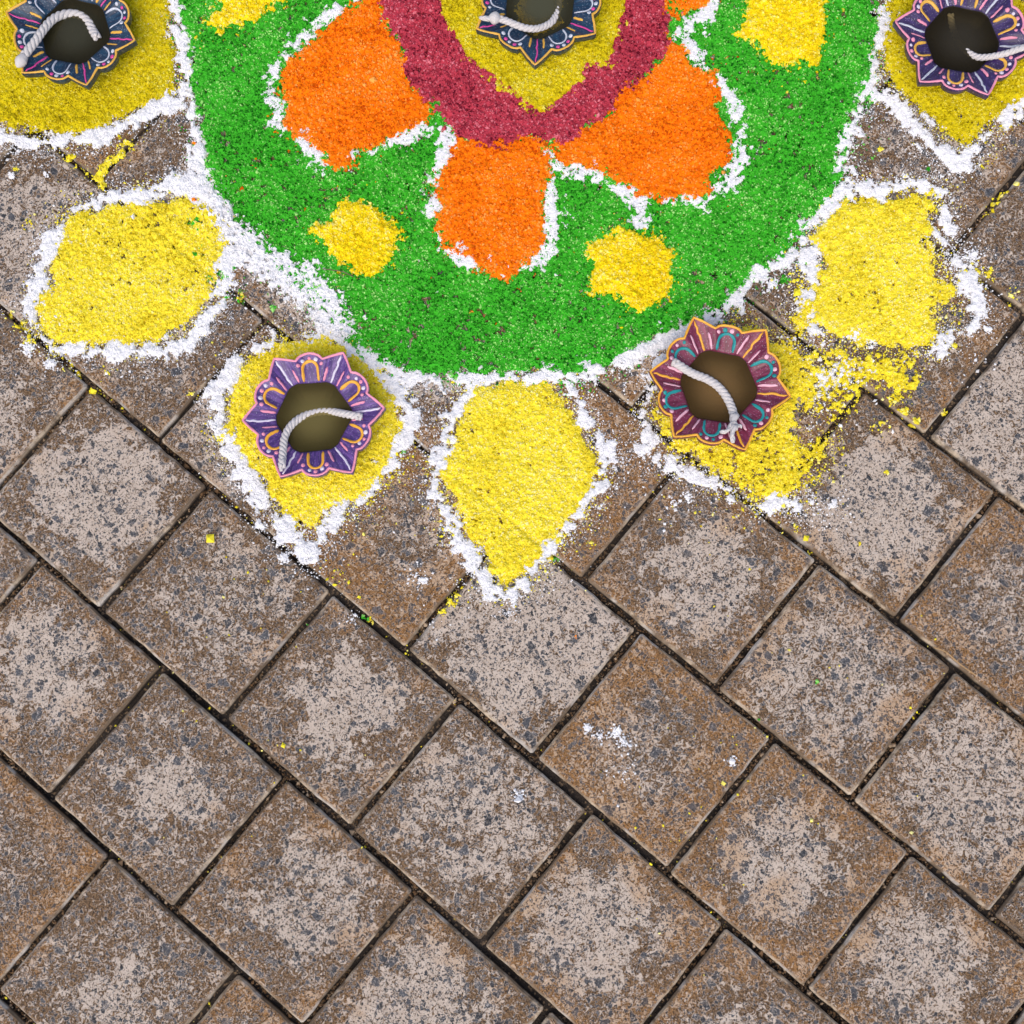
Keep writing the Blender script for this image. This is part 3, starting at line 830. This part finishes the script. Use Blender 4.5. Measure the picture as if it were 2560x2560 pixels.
scatter('loose_crumbs', M_WHITE, [(710, 1395, 14, 120, .9), (1058, 1452, 9, 60, 1.), (1140, 1300, 60, 60, .8), (1040, 1440, 60, 70, .7), (1470, 1820, 10, 90, .9), (1540, 1830, 14, 120, .9), (1560, 1855, 22, 80, .7), (1500, 1840, 20, 60, .7), (1830, 1905, 14, 70, .7), (1298, 1990, 16, 60, .8), (1560, 1930, 60, 60, .6),
                                   (30, 440, 12, 60, .9), (115, 435, 7, 20, .9), (125, 912, 16, 140, .9), (70, 868, 20, 130, .9), (1930, 710, 20, 80), (1950, 625, 14, 60), (1975, 590, 14, 60), (2470, 823, 12, 60, .9), (2400, 395, 60, 60, .7), (1825, 1248, 12, 60), (2140, 838, 26, 260, .9), (2180, 850, 20, 120, .8),
                                   (1555, 645, 10, 70, .9), (1546, 632, 6, 40, .9), (915, 795, 8, 40, .9), (1095, 730, 6, 24, .9), (1610, 365, 6, 20, .9), (1602, 412, 7, 28, .9), (1445, 565, 6, 24), (1390, 690, 6, 20), (1650, 810, 8, 30), (1790, 650, 9, 40),
                                   (1050, 650, 8, 20, .8), (840, 68, 60, 160, .8), (1050, 480, 8, 30), (1340, 390, 40, 60, .8), (1215, 680, 50, 50, .8), (1030, 560, 6, 20, .8), (330, 540, 14, 40, .8), (180, 610, 20, 60, .8), (140, 790, 40, 100, .8), (110, 740, 40, 60, .7), (2080, 930, 200, 220, .8), (2440, 900, 80, 30, .8),
                                   (900, 620, 8, 10), (1690, 1260, 60, 50, .8), (2430, 640, 40, 120, .8), (1720, 1245, 20, 30), (780, 1440, 120, 30, .7), (1080, 1550, 100, 20, .6), (880, 1550, 30, 40, .6), (440, 545, 30, 60, .7), (1660, 60, 90, 60, .7)],
        'stray white powder crumbs scattered over the pavers and the colours', 'powder crumbs', size=.0008, seed=2)
scatter('loose_crumbs', M_GREEN, [(684, 770, 7, 40, 1.1), (919, 1549, 5, 12), (905, 1540, 6, 8), (1388, 1395, 8, 24, 1.2), (530, 690, 50, 60), (600, 740, 40, 40), (1184, 435, 10, 24), (1325, 440, 14, 30), (1330, 478, 8, 24), (1262, 500, 5, 8), (1258, 585, 6, 10), (1130, 530, 5, 8), (1136, 575, 5, 8), (1222, 455, 5, 8), (1530, 315, 4, 6), (1705, 460, 5, 12), (1150, 380, 10, 10),
                                   (2320, 422, 7, 12), (2180, 395, 8, 10), (2170, 250, 16, 60), (1130, 940, 40, 60), (1430, 960, 30, 40), (1010, 1130, 9, 14), (1405, 955, 10, 20), (1960, 700, 14, 60), (880, 710, 30, 60), (500, 620, 60, 90), (480, 560, 30, 60), (560, 690, 40, 60), (1350, 560, 4, 8), (2042, 1705, 5, 8), (1898, 1800, 5, 5), (765, 1560, 4, 5)],
        'stray green powder crumbs on the white outlines and pavers', 'powder crumbs', seed=3)
scatter('loose_crumbs', M_ORANGE, [(1130, 225, 12, 34), (1138, 250, 14, 40), (1250, 303, 6, 20), (1265, 288, 6, 20), (1285, 305, 5, 12), (485, 358, 8, 14), (605, 480, 9, 26), (770, 525, 6, 12), (485, 500, 7, 20), (648, 672, 8, 16), (1180, 710, 9, 22), (1182, 782, 7, 14), (1925, 372, 7, 12), (1100, 180, 30, 20), (1150, 280, 40, 60), (1500, 290, 50, 80), (1860, 220, 40, 14), (1250, 690, 20, 20),
                                    (1186, 860, 120, 14), (1700, 560, 120, 12), (620, 400, 120, 14), (560, 480, 60, 14), (1440, 1590, 4, 4), (1560, 260, 40, 50), (1395, 300, 40, 20)],
        'stray orange powder crumbs on the crimson ring and the green disc', 'powder crumbs', seed=4)
scatter('loose_crumbs', M_CRIMSON, [(1200, 122, 10, 40), (1178, 140, 6, 20), (1130, 15, 12, 30), (1320, 160, 5, 12), (1249, 192, 5, 10), (1342, 260, 8, 24), (1277, 210, 8, 10), (1110, 60, 20, 20), (700, 250, 30, 10), (1555, 40, 12, 30), (1700, 60, 20, 12), (1180, 710, 12, 12), (1215, 790, 16, 20), (1870, 200, 40, 14), (1120, 370, 20, 30), (1100, 600, 30, 30)],
        'stray crimson powder crumbs on the yellow middle and the green', 'powder crumbs', seed=5)


# grit, soil crumbs and a little lost powder lying in the joints
def joint_grit(name, mat, n, size, label, px_lim, seed):
    X = RNG.uniform(VX0, VX1, n)
    Y = RNG.uniform(VIEW[:, 1].min(), px_lim, n)
    jd = joint_dip(X, Y)
    ok = (jd > .45) & (vn(X, Y, .045, seed) > .42)
    X, Y, jd = X[ok], Y[ok], jd[ok]
    sz = size * np.exp(RNG.normal(0, .45, len(X)))
    Z = -.0085 + .0062 * vn(X, Y, .022, seed + 1) + sz * .3
    V, Fc, T = grain_mesh(np.stack([X, Y, Z], 1), sz, RNG.beta(1.2, 1.2, len(X)))
    tag(mesh_np(name, V, Fc, 3, mat, False, {'tint': T}), label, 'grit', kind='stuff')


M_GRIT = powder_material('grit', (.030, .020, .014), (.16, .095, .05), (.42, .32, .22))
joint_grit('joint_grit', M_GRIT, 330000, .00055, 'brown grit and soil crumbs filling the joints between the pavers', .30, 501)
joint_grit('joint_crumbs', M_YELLOW, 5000, .0005, 'yellow powder crumbs lost in the joints between the pavers', .18, 511)


# ------------------------------------------------------------------ lamps
def clay_paint(name, c1, c2, clay=(.22, .08, .05)):
    t = NT(name)
    mm = t.vmath('SCALE', t.objco(), scale=1000.)
    n = t.noise(mm, .12, 4, .6)
    sep = t.n.new('ShaderNodeSeparateXYZ')
    t.put(sep.inputs[0], mm)
    ang = t.math('ARCTAN2', sep.outputs[1], sep.outputs[0])
    rad = t.vmath('LENGTH', mm)
    cb = t.n.new('ShaderNodeCombineXYZ')
    t.put(cb.inputs[0], t.math('MULTIPLY', ang, 14))
    t.put(cb.inputs[1], t.math('MULTIPLY', rad, .06))
    streak = t.noise(cb.outputs[0], 1.4, 4, .7)
    c = t.mix(t.step(streak, .35, .7), c1, c2)
    v = t.voro(mm, 1.6)
    s_ = t.n.new('ShaderNodeSeparateColor')
    t.put(s_.inputs[0], v['Color'])
    gl = t.math('MULTIPLY', t.step(s_.outputs[0], .76, .8), t.step(v['Distance'], .36, .2))
    c = t.mix(t.math('MULTIPLY', gl, .55), c, (.72, .72, .85))
    chip = t.step(n, .66, .72)
    c = t.mix(t.math('MULTIPLY', chip, .7), c, clay)
    t.set(Base_Color=c, Roughness=t.math('SUBTRACT', .42, t.math('MULTIPLY', gl, .2)))
    t.b.inputs['Coat Weight'].default_value = .12
    t.b.inputs['Coat Roughness'].default_value = .25
    t.bump(t.math('ADD', n, t.math('MULTIPLY', streak, .8)), .0007, .7)
    return t.m


def plain(name, c, rough=.45, var=.25):
    t = NT(name)
    mm = t.vmath('SCALE', t.objco(), scale=1000.)
    n = t.noise(mm, .5, 4, .65)
    t.set(Base_Color=t.mix(n, tuple(x * (1 - var) for x in c), tuple(min(1, x * (1 + var)) for x in c)), Roughness=rough)
    t.bump(n, .0003, .6)
    return t.m


PAINT = {k: plain('paint_' + k, c) for k, c in dict(pink=(.82, .30, .42), white=(.66, .62, .74), orange=(.85, .40, .035), gold=(.75, .42, .06), teal=(.01, .27, .28), magenta=(.66, .06, .30), blush=(.80, .45, .55), silver=(.55, .58, .66)).items()}


def oil_material(name, c, fac):
    t = NT(name)
    t.set(Base_Color=(*c, 1), Roughness=.08)
    t.b.inputs['Specular IOR Level'].default_value = .4
    tr = t.n.new('ShaderNodeBsdfTransparent')
    tr.inputs[0].default_value = (.80, .72, .48, 1)
    mx = t.n.new('ShaderNodeMixShader')
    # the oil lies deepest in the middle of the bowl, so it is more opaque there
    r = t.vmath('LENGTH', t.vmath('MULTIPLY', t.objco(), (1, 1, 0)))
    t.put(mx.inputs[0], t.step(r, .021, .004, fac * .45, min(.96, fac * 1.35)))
    t.t.links.new(tr.outputs[0], mx.inputs[1])
    t.t.links.new(t.b.outputs[0], mx.inputs[2])
    t.t.links.new(mx.outputs[0], t.out.inputs[0])
    return t.m


COTTON = plain('cotton', (.60, .57, .56), .9, .2)
M_BOWL_SHADE = plain('bowl_shade', (.022, .018, .014), .5)  # near-black for the bowl inside: shade towards its walls, put into the colour
R_L = .0435
Z_R, Z_I = .0205, .0138
POWZ = .0016


def outline(a, jit=None):
    """radius of the scalloped rim: six points, six rounded lobes; a from a tip, radians"""
    d = np.degrees(a) % 60
    ph = np.minimum(d, 60 - d)
    f = ph / 17.5
    tip = 1.0 - .205 * (1 - (1 - np.clip(f, 0, 1)) ** 1.25)
    lobe = .795 + .068 * np.sqrt(np.clip(1 - ((30 - ph) / 12.6) ** 2, 0, 1))
    return np.where(ph < 17.5, tip, np.maximum(lobe, .795))


def inner(a):
    d = np.radians((np.degrees(a) + 30) % 60 - 30)       # 0 at a tip
    hexr = .485 / np.cos(np.abs(np.radians(30) - np.abs(d)))
    return np.minimum(hexr, .528) * (1 + .012 * np.sin(3 * a + 1))


def lamp(px, py, phase_deg, paint, scheme, oilc, oilfac, label, seed, tiltv=(0, 0)):
    rnd = random.Random(seed)
    c = at(px, py, Z_R)
    root = bpy.data.objects.new('clay_lamp', None)
    root.empty_display_size = .02
    COL.objects.link(root)
    root.location = (c[0], c[1], POWZ)
    root.rotation_euler = (tiltv[0], tiltv[1], 0)
    tag(root, label, 'oil lamp', 'painted clay lamps on the floor design')
    zr, zi = Z_R - POWZ, Z_I - POWZ
    ph0 = -math.radians(phase_deg)                # photo angles run clockwise
    wr = [1 + rnd.uniform(-.03, .03) for _ in range(12)]

    def Rf(th):
        a = th - ph0
        w = np.interp((np.degrees(a) % 360) / 30, range(13), wr + wr[:1])
        return R_L * outline(a) * w

    def If(th):
        return R_L * inner(th - ph0)

    def surf(x, y):
        th = np.arctan2(y, x)
        r = np.hypot(x, y)
        ri, ro = If(th), Rf(th)
        t = np.clip((r - ri) / (ro - ri), 0, 1)
        a = th - ph0
        z = zi + (zr - zi) * (t ** .82)
        z = z - .00085 * np.sin(np.pi * np.clip(t, 0, 1)) ** .8 * np.cos(12 * a)
        z = z + .0003 * np.sin(np.pi * t) * np.cos(24 * a + .5)
        z = z + .0002 * (vn(x, y, .004, seed) - .5)
        return z
    # body
    nt = 288
    th = np.arange(nt) * 2 * math.pi / nt
    rings = []
    ri, ro = If(th), Rf(th)
    cav = [(0, .0035), (.5, .0036), (.8, .006), (.93, .009), (.99, .0115)]
    for f, z in cav[1:]:
        rr = ri * f
        rings.append((rr, np.full(nt, z - POWZ)))
    for t in np.linspace(0, 1, 13):
        rr = ri + (ro - ri) * t * .985
        rings.append((rr, surf(rr * np.cos(th), rr * np.sin(th))))
    rings.append((ro, np.full(nt, zr - .0006)))
    rings.append((ro * 1.004, np.full(nt, zr - .0025)))
    rings.append((ro * .995, np.full(nt, zr - .0065)))
    rings.append((ro * .93 + .0 * ro, np.full(nt, zr - .0085)))
    rb = R_L * .70
    rings.append((np.minimum(ro * .84, rb * 1.05), np.full(nt, zr - .0115)))
    rings.append((np.full(nt, R_L * .60), np.full(nt, zr - .0165)))
    rings.append((np.full(nt, R_L * .56), np.full(nt, -.0004)))
    V = [np.stack([r * np.cos(th), r * np.sin(th), z], 1) for r, z in rings]
    V = np.concatenate(V + [np.array([[0, 0, .0035 - POWZ], [0, 0, -.0004]])])
    nr = len(rings)
    k = np.arange(nt)
    k2 = (k + 1) % nt
    Q = np.concatenate([np.stack([r * nt + k, (r + 1) * nt + k, (r + 1) * nt + k2, r * nt + k2], 1) for r in range(nr - 1)])
    T1 = np.stack([np.full(nt, nr * nt), k, k2], 1)
    T2 = np.stack([np.full(nt, nr * nt + 1), (nr - 1) * nt + k2, (nr - 1) * nt + k], 1)
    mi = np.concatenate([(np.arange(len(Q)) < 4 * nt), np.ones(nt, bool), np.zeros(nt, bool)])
    mesh_np('body', V, [Q, T1, T2], 4, [paint, M_BOWL_SHADE], True, parent=root, matidx=mi)
    # oil
    zo = .0128 - POWZ
    ro_ = ri * .995
    fr = np.linspace(0.02, 1, 8)
    VV = [np.stack([ro_ * f * np.cos(th), ro_ * f * np.sin(th), np.full(nt, zo) + (.0004 if f == 1 else 0)], 1) for f in fr]
    VV = np.concatenate(VV + [np.array([[0, 0, zo]])])
    Q = np.concatenate([np.stack([r * nt + k, (r + 1) * nt + k, (r + 1) * nt + k2, r * nt + k2], 1) for r in range(len(fr) - 1)])
    T1 = np.stack([np.full(nt, len(fr) * nt), k, k2], 1)
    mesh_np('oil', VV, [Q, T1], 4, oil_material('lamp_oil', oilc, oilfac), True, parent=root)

    def stroke(name, pts, w, mat, h=.00045, closed=False, taper=True):
        P = np.array(pts, float)
        if closed:
            tg = np.roll(P, -1, 0) - np.roll(P, 1, 0)
        else:
            tg = np.gradient(P, axis=0)
        tg /= np.linalg.norm(tg, axis=1)[:, None] + 1e-12
        nn = np.stack([-tg[:, 1], tg[:, 0]], 1)
        n = len(P)
        ww = np.full(n, w * .5) * np.array([1 + rnd.uniform(-.16, .16) for _ in range(n)])
        if taper and not closed:
            ww *= np.clip(np.minimum(np.arange(n) + .9, n - np.arange(n) - .3) / 1.5, .35, 1)
        sec = [(-1, -.0004), (-.75, h * .75), (0, h), (.75, h * .75), (1, -.0004)]
        rows = []
        for s, dz in sec:
            q_ = P + nn * (ww * s)[:, None]
            rows.append(np.stack([q_[:, 0], q_[:, 1], surf(q_[:, 0], q_[:, 1]) + dz], 1))
        V_ = np.stack(rows, 1).reshape(-1, 3)
        i = np.arange(n if closed else n - 1)
        j = (i + 1) % n
        Q_ = np.concatenate([np.stack([i * 5 + s, j * 5 + s, j * 5 + s + 1, i * 5 + s + 1], 1) for s in range(4)])
        caps = [] if closed else [np.array([[0, 1, 2, 3, 4], [(n - 1) * 5 + 4, (n - 1) * 5 + 3, (n - 1) * 5 + 2, (n - 1) * 5 + 1, (n - 1) * 5]])]
        return mesh_np(name, V_, [Q_] + caps, 4, mat, True, parent=root)

    def pol(a, t):
        """lamp coordinates: angle from tip 0 (rad), t 0 inner edge .. 1 rim"""
        th_ = a + ph0
        r = If(th_) + (Rf(th_) - If(th_)) * t
        return (r * math.cos(th_), r * math.sin(th_))
    # rim line: a closed band just inside the outline, with small gaps where paint has flaked
    aa = np.linspace(0, 2 * math.pi, 241)[:-1]
    stroke('painted_rim_line', [pol(a, .955) for a in aa], .0015, PAINT[scheme['rim']], closed=True)
    for i in range(6):
        a0 = i * math.pi / 3
        j = lambda s=.02: rnd.uniform(-s, s)
        stroke('painted_stroke', [pol(a0 + j(.006) + .02 * math.sin(t * 3) * rnd.choice([0, 1]), t) for t in np.linspace(.02, .88, 9)], scheme.get('wtip', .0012), PAINT[scheme['tip']])
        for s in (-1, 1):
            t1 = rnd.uniform(*scheme['len'])
            da = scheme['da']
            stroke('painted_stroke', [pol(a0 + s * (math.radians(da) * (1 - .25 * t)) + j(.006), t) for t in np.linspace(.05, t1, 7)], scheme['wside'], PAINT[scheme['side']])
        # arch
        a1 = a0 + math.pi / 6
        th_ = a1 + ph0
        e = np.array([math.cos(th_), math.sin(th_)])
        f = np.array([-e[1], e[0]])
        rI, rO = float(If(th_)), float(Rf(th_))
        hw = .0047 * scheme.get('uw', 1) * rnd.uniform(.92, 1.08)
        top = rI + (rO - rI) * scheme['ut'] * rnd.uniform(.93, 1.04)
        base = rI + .0009
        pts = []
        for q_ in np.linspace(0, 1, 5)[:-1]:
            pts.append(e * (base + (top - hw - base) * q_) - f * hw)
        for q_ in np.linspace(0, math.pi, 11):
            pts.append(e * (top - hw + hw * math.sin(q_)) - f * hw * math.cos(q_))
        for q_ in np.linspace(1, 0, 5)[1:]:
            pts.append(e * (base + (top - hw - base) * q_) + f * hw)
        stroke('painted_arch', pts, scheme['wu'], PAINT[scheme['arch']], h=.0006)
        # dots round the arch
        nd = scheme['nd']
        for c_i, cname in enumerate(scheme['dots']):
            Vd, Qd, Td = [], [], []
            cnt = 0
            for q_ in range(nd):
                if q_ % len(scheme['dots']) != c_i:
                    continue
                aq = a1 + math.radians((q_ - (nd - 1) / 2) * scheme['dsp']) + j(.01)
                x, y = pol(aq, .80 + rnd.uniform(-.02, .02) - .03 * abs(q_ - (nd - 1) / 2))
                rr = rnd.uniform(.0011, .0016)
                m = 8
                for (fr_, dz) in ((1, -.0003), (.75, .00045), (0, .0006)):
                    for s in range(m if fr_ else 1):
                        xx = x + rr * fr_ * math.cos(s * 2 * math.pi / m)
                        yy = y + rr * fr_ * math.sin(s * 2 * math.pi / m)
                        Vd.append((xx, yy, float(surf(np.array(xx), np.array(yy))) + dz))
                for s in range(m):
                    Qd.append((cnt + s, cnt + (s + 1) % m, cnt + m + (s + 1) % m, cnt + m + s))
                    Td.append((cnt + m + s, cnt + m + (s + 1) % m, cnt + 2 * m))
                cnt += 2 * m + 1
            if Vd:
                mesh_np('painted_dots', np.array(Vd), [np.array(Qd), np.array(Td)], 4, PAINT[cname], True, parent=root)
    return root


M_PURPLE = clay_paint('purple_paint', (.045, .018, .125), (.16, .075, .31))
M_MAGENTA = clay_paint('magenta_paint', (.11, .008, .030), (.25, .034, .085))
M_BLUE = clay_paint('navy_paint', (.004, .014, .045), (.006, .055, .11), (.08, .03, .02))
M_VIOLET = clay_paint('violet_paint', (.022, .010, .055), (.05, .025, .14), (.08, .025, .02))
SCH_BLUE = dict(rim='gold', tip='magenta', side='gold', arch='silver', dots=('silver', 'magenta'), len=(.42, .6), da=9.5, wside=.0015, wu=.0012, ut=.66, uw=1.1, nd=5, dsp=6)
SCH_PURP = dict(rim='pink', tip='white', side='pink', arch='orange', dots=('pink', 'white'), len=(.45, .66), da=11, wside=.0015, wu=.0019, ut=.70, nd=5, dsp=6.4, wtip=.0015)
SCH_MAG = dict(rim='orange', tip='orange', side='blush', arch='teal', dots=('teal', 'blush'), len=(.6, .8), da=11, wside=.0015, wu=.0019, ut=.68, nd=4, dsp=7, wtip=.0016)
lamp(178, 65, 13.5, M_BLUE, SCH_BLUE, (.045, .043, .022), .6, 'navy blue clay lamp with gold rim line in the top left corner', 21)
lamp(1350, -2, 94, M_BLUE, SCH_BLUE, (.065, .065, .035), .72, 'navy blue clay lamp cut by the top edge, inside the crimson ring', 22)
lamp(2411, 85, 12.5, M_VIOLET, {**SCH_PURP, 'arch': 'gold', 'tip': 'silver'}, (.028, .022, .010), .7, 'dark violet clay lamp with pink rim line in the top right corner', 23)
lamp(780, 1035, -5, M_PURPLE, SCH_PURP, (.22, .18, .055), .40, 'purple clay lamp with light pink rim line and orange arches, left of the teardrop petal', 24)
lamp(1799, 959, 10.5, M_MAGENTA, SCH_MAG, (.20, .115, .035), .52, 'magenta clay lamp with orange rim line and teal arches', 25)


# ------------------------------------------------------------------ wicks
def catmull(P, m=8):
    P = np.array(P, float)
    P = np.concatenate([[2 * P[0] - P[1]], P, [2 * P[-1] - P[-2]]])
    out = []
    for i in range(1, len(P) - 2):
        for t in np.arange(m) / m:
            a, b, c, d = P[i - 1:i + 3]
            out.append(.5 * ((2 * b) + (c - a) * t + (2 * a - 5 * b + 4 * c - d) * t * t + (3 * b - a - 3 * c + d) * t ** 3))
    out.append(P[-2])
    return np.array(out)


def tube(name, P, R, mat, parent, sides=8):
    P = np.array(P)
    tg = np.gradient(P, axis=0)
    tg /= np.linalg.norm(tg, axis=1)[:, None] + 1e-12
    up = np.array([0, 0, 1.])
    s = np.cross(tg, up)
    s /= np.linalg.norm(s, axis=1)[:, None] + 1e-9
    u = np.cross(s, tg)
    a = np.arange(sides) * 2 * math.pi / sides
    V = P[:, None] + R[:, None, None] * (np.cos(a)[None, :, None] * s[:, None] + np.sin(a)[None, :, None] * u[:, None])
    n = len(P)
    i = np.arange(n - 1)[:, None]
    k = np.arange(sides)[None]
    Q = np.stack([i * sides + k, i * sides + (k + 1) % sides, (i + 1) * sides + (k + 1) % sides, (i + 1) * sides + k], -1).reshape(-1, 4)
    caps = np.array([list(range(sides))[::-1], [(n - 1) * sides + q_ for q_ in range(sides)]])
    return mesh_np(name, V.reshape(-1, 3), [Q, caps], 4, mat, True, parent=parent)


def wick(pts, rad, label, tuft=None, pitch=.0085, frays=()):
    """pts: (px, py, z); a rope laid from three strands"""
    W = np.array([at(p[0], p[1], p[2]) for p in pts])
    C = catmull(W, 10)
    # resample evenly
    L = np.concatenate([[0], np.cumsum(np.linalg.norm(np.diff(C, axis=0), axis=1))])
    n = int(L[-1] / .0006)
    s = np.linspace(0, L[-1], n)
    C = np.stack([np.interp(s, L, C[:, i]) for i in range(3)], 1)
    base = C[0].copy()
    root = bpy.data.objects.new('rope_wick', None)
    root.empty_display_size = .01
    root.location = base
    COL.objects.link(root)
    tag(root, label, 'wick', 'cotton wicks in the clay lamps')
    C = C - base
    tg = np.gradient(C, axis=0)
    tg /= np.linalg.norm(tg, axis=1)[:, None]
    sd_ = np.cross(tg, [0, 0, 1.])
    sd_ /= np.linalg.norm(sd_, axis=1)[:, None]
    up = np.cross(sd_, tg)
    for k in range(3):
        a = 2 * math.pi * (s / pitch + k / 3)
        P = C + rad * .52 * (np.cos(a)[:, None] * sd_ + np.sin(a)[:, None] * up)
        R = np.full(n, rad * .60) * (1 + .10 * (vn(s, s * 0 + k, .003, 7) - .5) + .08 * np.sin(s * 1900))
        tube('strand', P, R, COTTON, root, 9)
    for (end, bulb, ln) in (tuft or []):
        e = C[0] if end == 0 else C[-1]
        d = (C[0] - C[6]) if end == 0 else (C[-1] - C[-7])
        d = d / np.linalg.norm(d)
        q_ = np.linspace(0, 1, 10)
        P = e[None] + d[None] * (q_ * ln)[:, None] - np.array([0, 0, .0006]) * q_[:, None]
        R = bulb * np.sqrt(np.clip(1 - (q_ * 1.7 - .7) ** 2, 0.02, 1)) * (.75 + .25 * np.sin(q_ * math.pi)) * np.array([1 + random.uniform(-.08, .08) for _ in q_])
        R[0] = rad * .9
        tube('frayed_end', P, R, COTTON, root, 12)
    for f in frays:
        Wf = np.array([at(p[0], p[1], p[2]) for p in f[1]]) - base
        Cf = catmull(Wf, 5)
        q_ = np.linspace(0, 1, len(Cf))
        for rep in range(f[2]):
            jit = np.stack([(vn(q_ * .01 + rep, q_ * 0 + i, .003, 40 + rep + i * 9) - .5) * .0022 for i in range(3)], 1)
            tube('frayed_end', Cf + jit, f[0] * (1 - .55 * q_) * (1 + .3 * (vn(q_ * .01, q_ * 0 + rep, .0014, 50 + rep) - .5)), COTTON, root, 7)
    return root


OZ = .0128
wick([(899, 1042, .0175), (880, 1038, .0165), (858, 1034, .0148), (835, 1030, .0118), (812, 1028, .0110), (785, 1031, .0111), (758, 1041, .0119), (735, 1056, .0138), (720, 1074, .0150), (711, 1096, .0165), (708, 1120, .0185), (706, 1145, .0205), (705, 1168, .0222)],
     .0022, 'white rope wick curving through the purple lamp', tuft=[(0, .0026, .002)], frays=[(.0011, [(706, 1150, .0215), (704, 1165, .0222), (702, 1178, .0222)], 4)])
wick([(1689, 908, .0200), (1704, 917, .0195), (1722, 928, .0175), (1742, 938, .0158), (1765, 947, .0150), (1790, 962, .0146), (1808, 980, .0143), (1820, 1000, .0143), (1829, 1020, .0150), (1836, 1042, .0168)],
     .0024, 'thick white rope wick with a frayed lower end in the magenta lamp', tuft=[(0, .0028, .0025)],
     frays=[(.0022, [(1836, 1040, .0175), (1836, 1058, .0195), (1838, 1075, .0215)], 5), (.0012, [(1834, 1060, .0205), (1818, 1076, .0222), (1802, 1082, .0225)], 3), (.0014, [(1836, 1066, .0215), (1832, 1090, .0225), (1831, 1107, .0225)], 4), (.0012, [(1838, 1058, .0205), (1848, 1064, .0215), (1850, 1070, .0218)], 2)])
wick([(62, 138, .0235), (72, 124, .0228), (88, 103, .0215), (102, 82, .0200), (118, 62, .0180), (136, 46, .0158), (157, 37, .0135), (182, 34, .0117), (205, 40, .0112), (222, 56, .0116), (232, 76, .0122), (243, 93, .0148)],
     .0026, 'pinkish white rope wick hooked over the lamp in the top left corner', tuft=[(0, .0038, .0095)], pitch=.011)
wick([(1250, 48, .0222), (1268, 53, .0212), (1290, 62, .0195), (1313, 70, .0180), (1337, 72, .0168), (1360, 66, .0150), (1380, 54, .0130), (1391, 36, .0112), (1396, 12, .0104), (1396, -15, .0104), (1390, -40, .0108)],
     .0021, 'white rope wick lying along the lower edge of the lamp at top centre', tuft=[(0, .0040, .0075)], frays=[(.0016, [(1240, 46, .0225), (1220, 45, .0225), (1200, 46, .0215)], 4)])
wick([(2376, 36, .0090), (2380, 62, .0086), (2389, 88, .0088), (2403, 112, .0098), (2422, 132, .0114), (2444, 143, .0136), (2468, 143, .0160), (2492, 139, .0182), (2517, 133, .0202), (2543, 124, .0218), (2570, 116, .0228)],
     .0019, 'white rope wick reaching over the right side of the dark violet lamp')

# a dry twig on the disc outline
tp = np.array([at(x, y, z) for x, y, z in ((806, 672, .005), (830, 675, .0055), (858, 680, .005), (884, 692, .0048))])
C = catmull(tp, 6)
tw = tube('twig', C, np.full(len(C), .00035), plain('dry_twig', (.16, .11, .07), .9), None, 6)
tag(tw, 'thin dry twig lying below the left yellow spot on the green', 'twig')
tp = np.array([at(x, y, z) for x, y, z in ((2335, 1618, .001), (2365, 1630, .0022), (2400, 1660, .0022), (2440, 1688, .001))])
C = catmull(tp, 6)
tw = tube('dry_stalk', C, np.full(len(C), .0004), plain('dry_straw', (.42, .26, .12), .9), None, 6)
tag(tw, 'dry brown stalk lying along a joint near the right edge', 'stalk')
print('triangles of powder', TRIS[0])
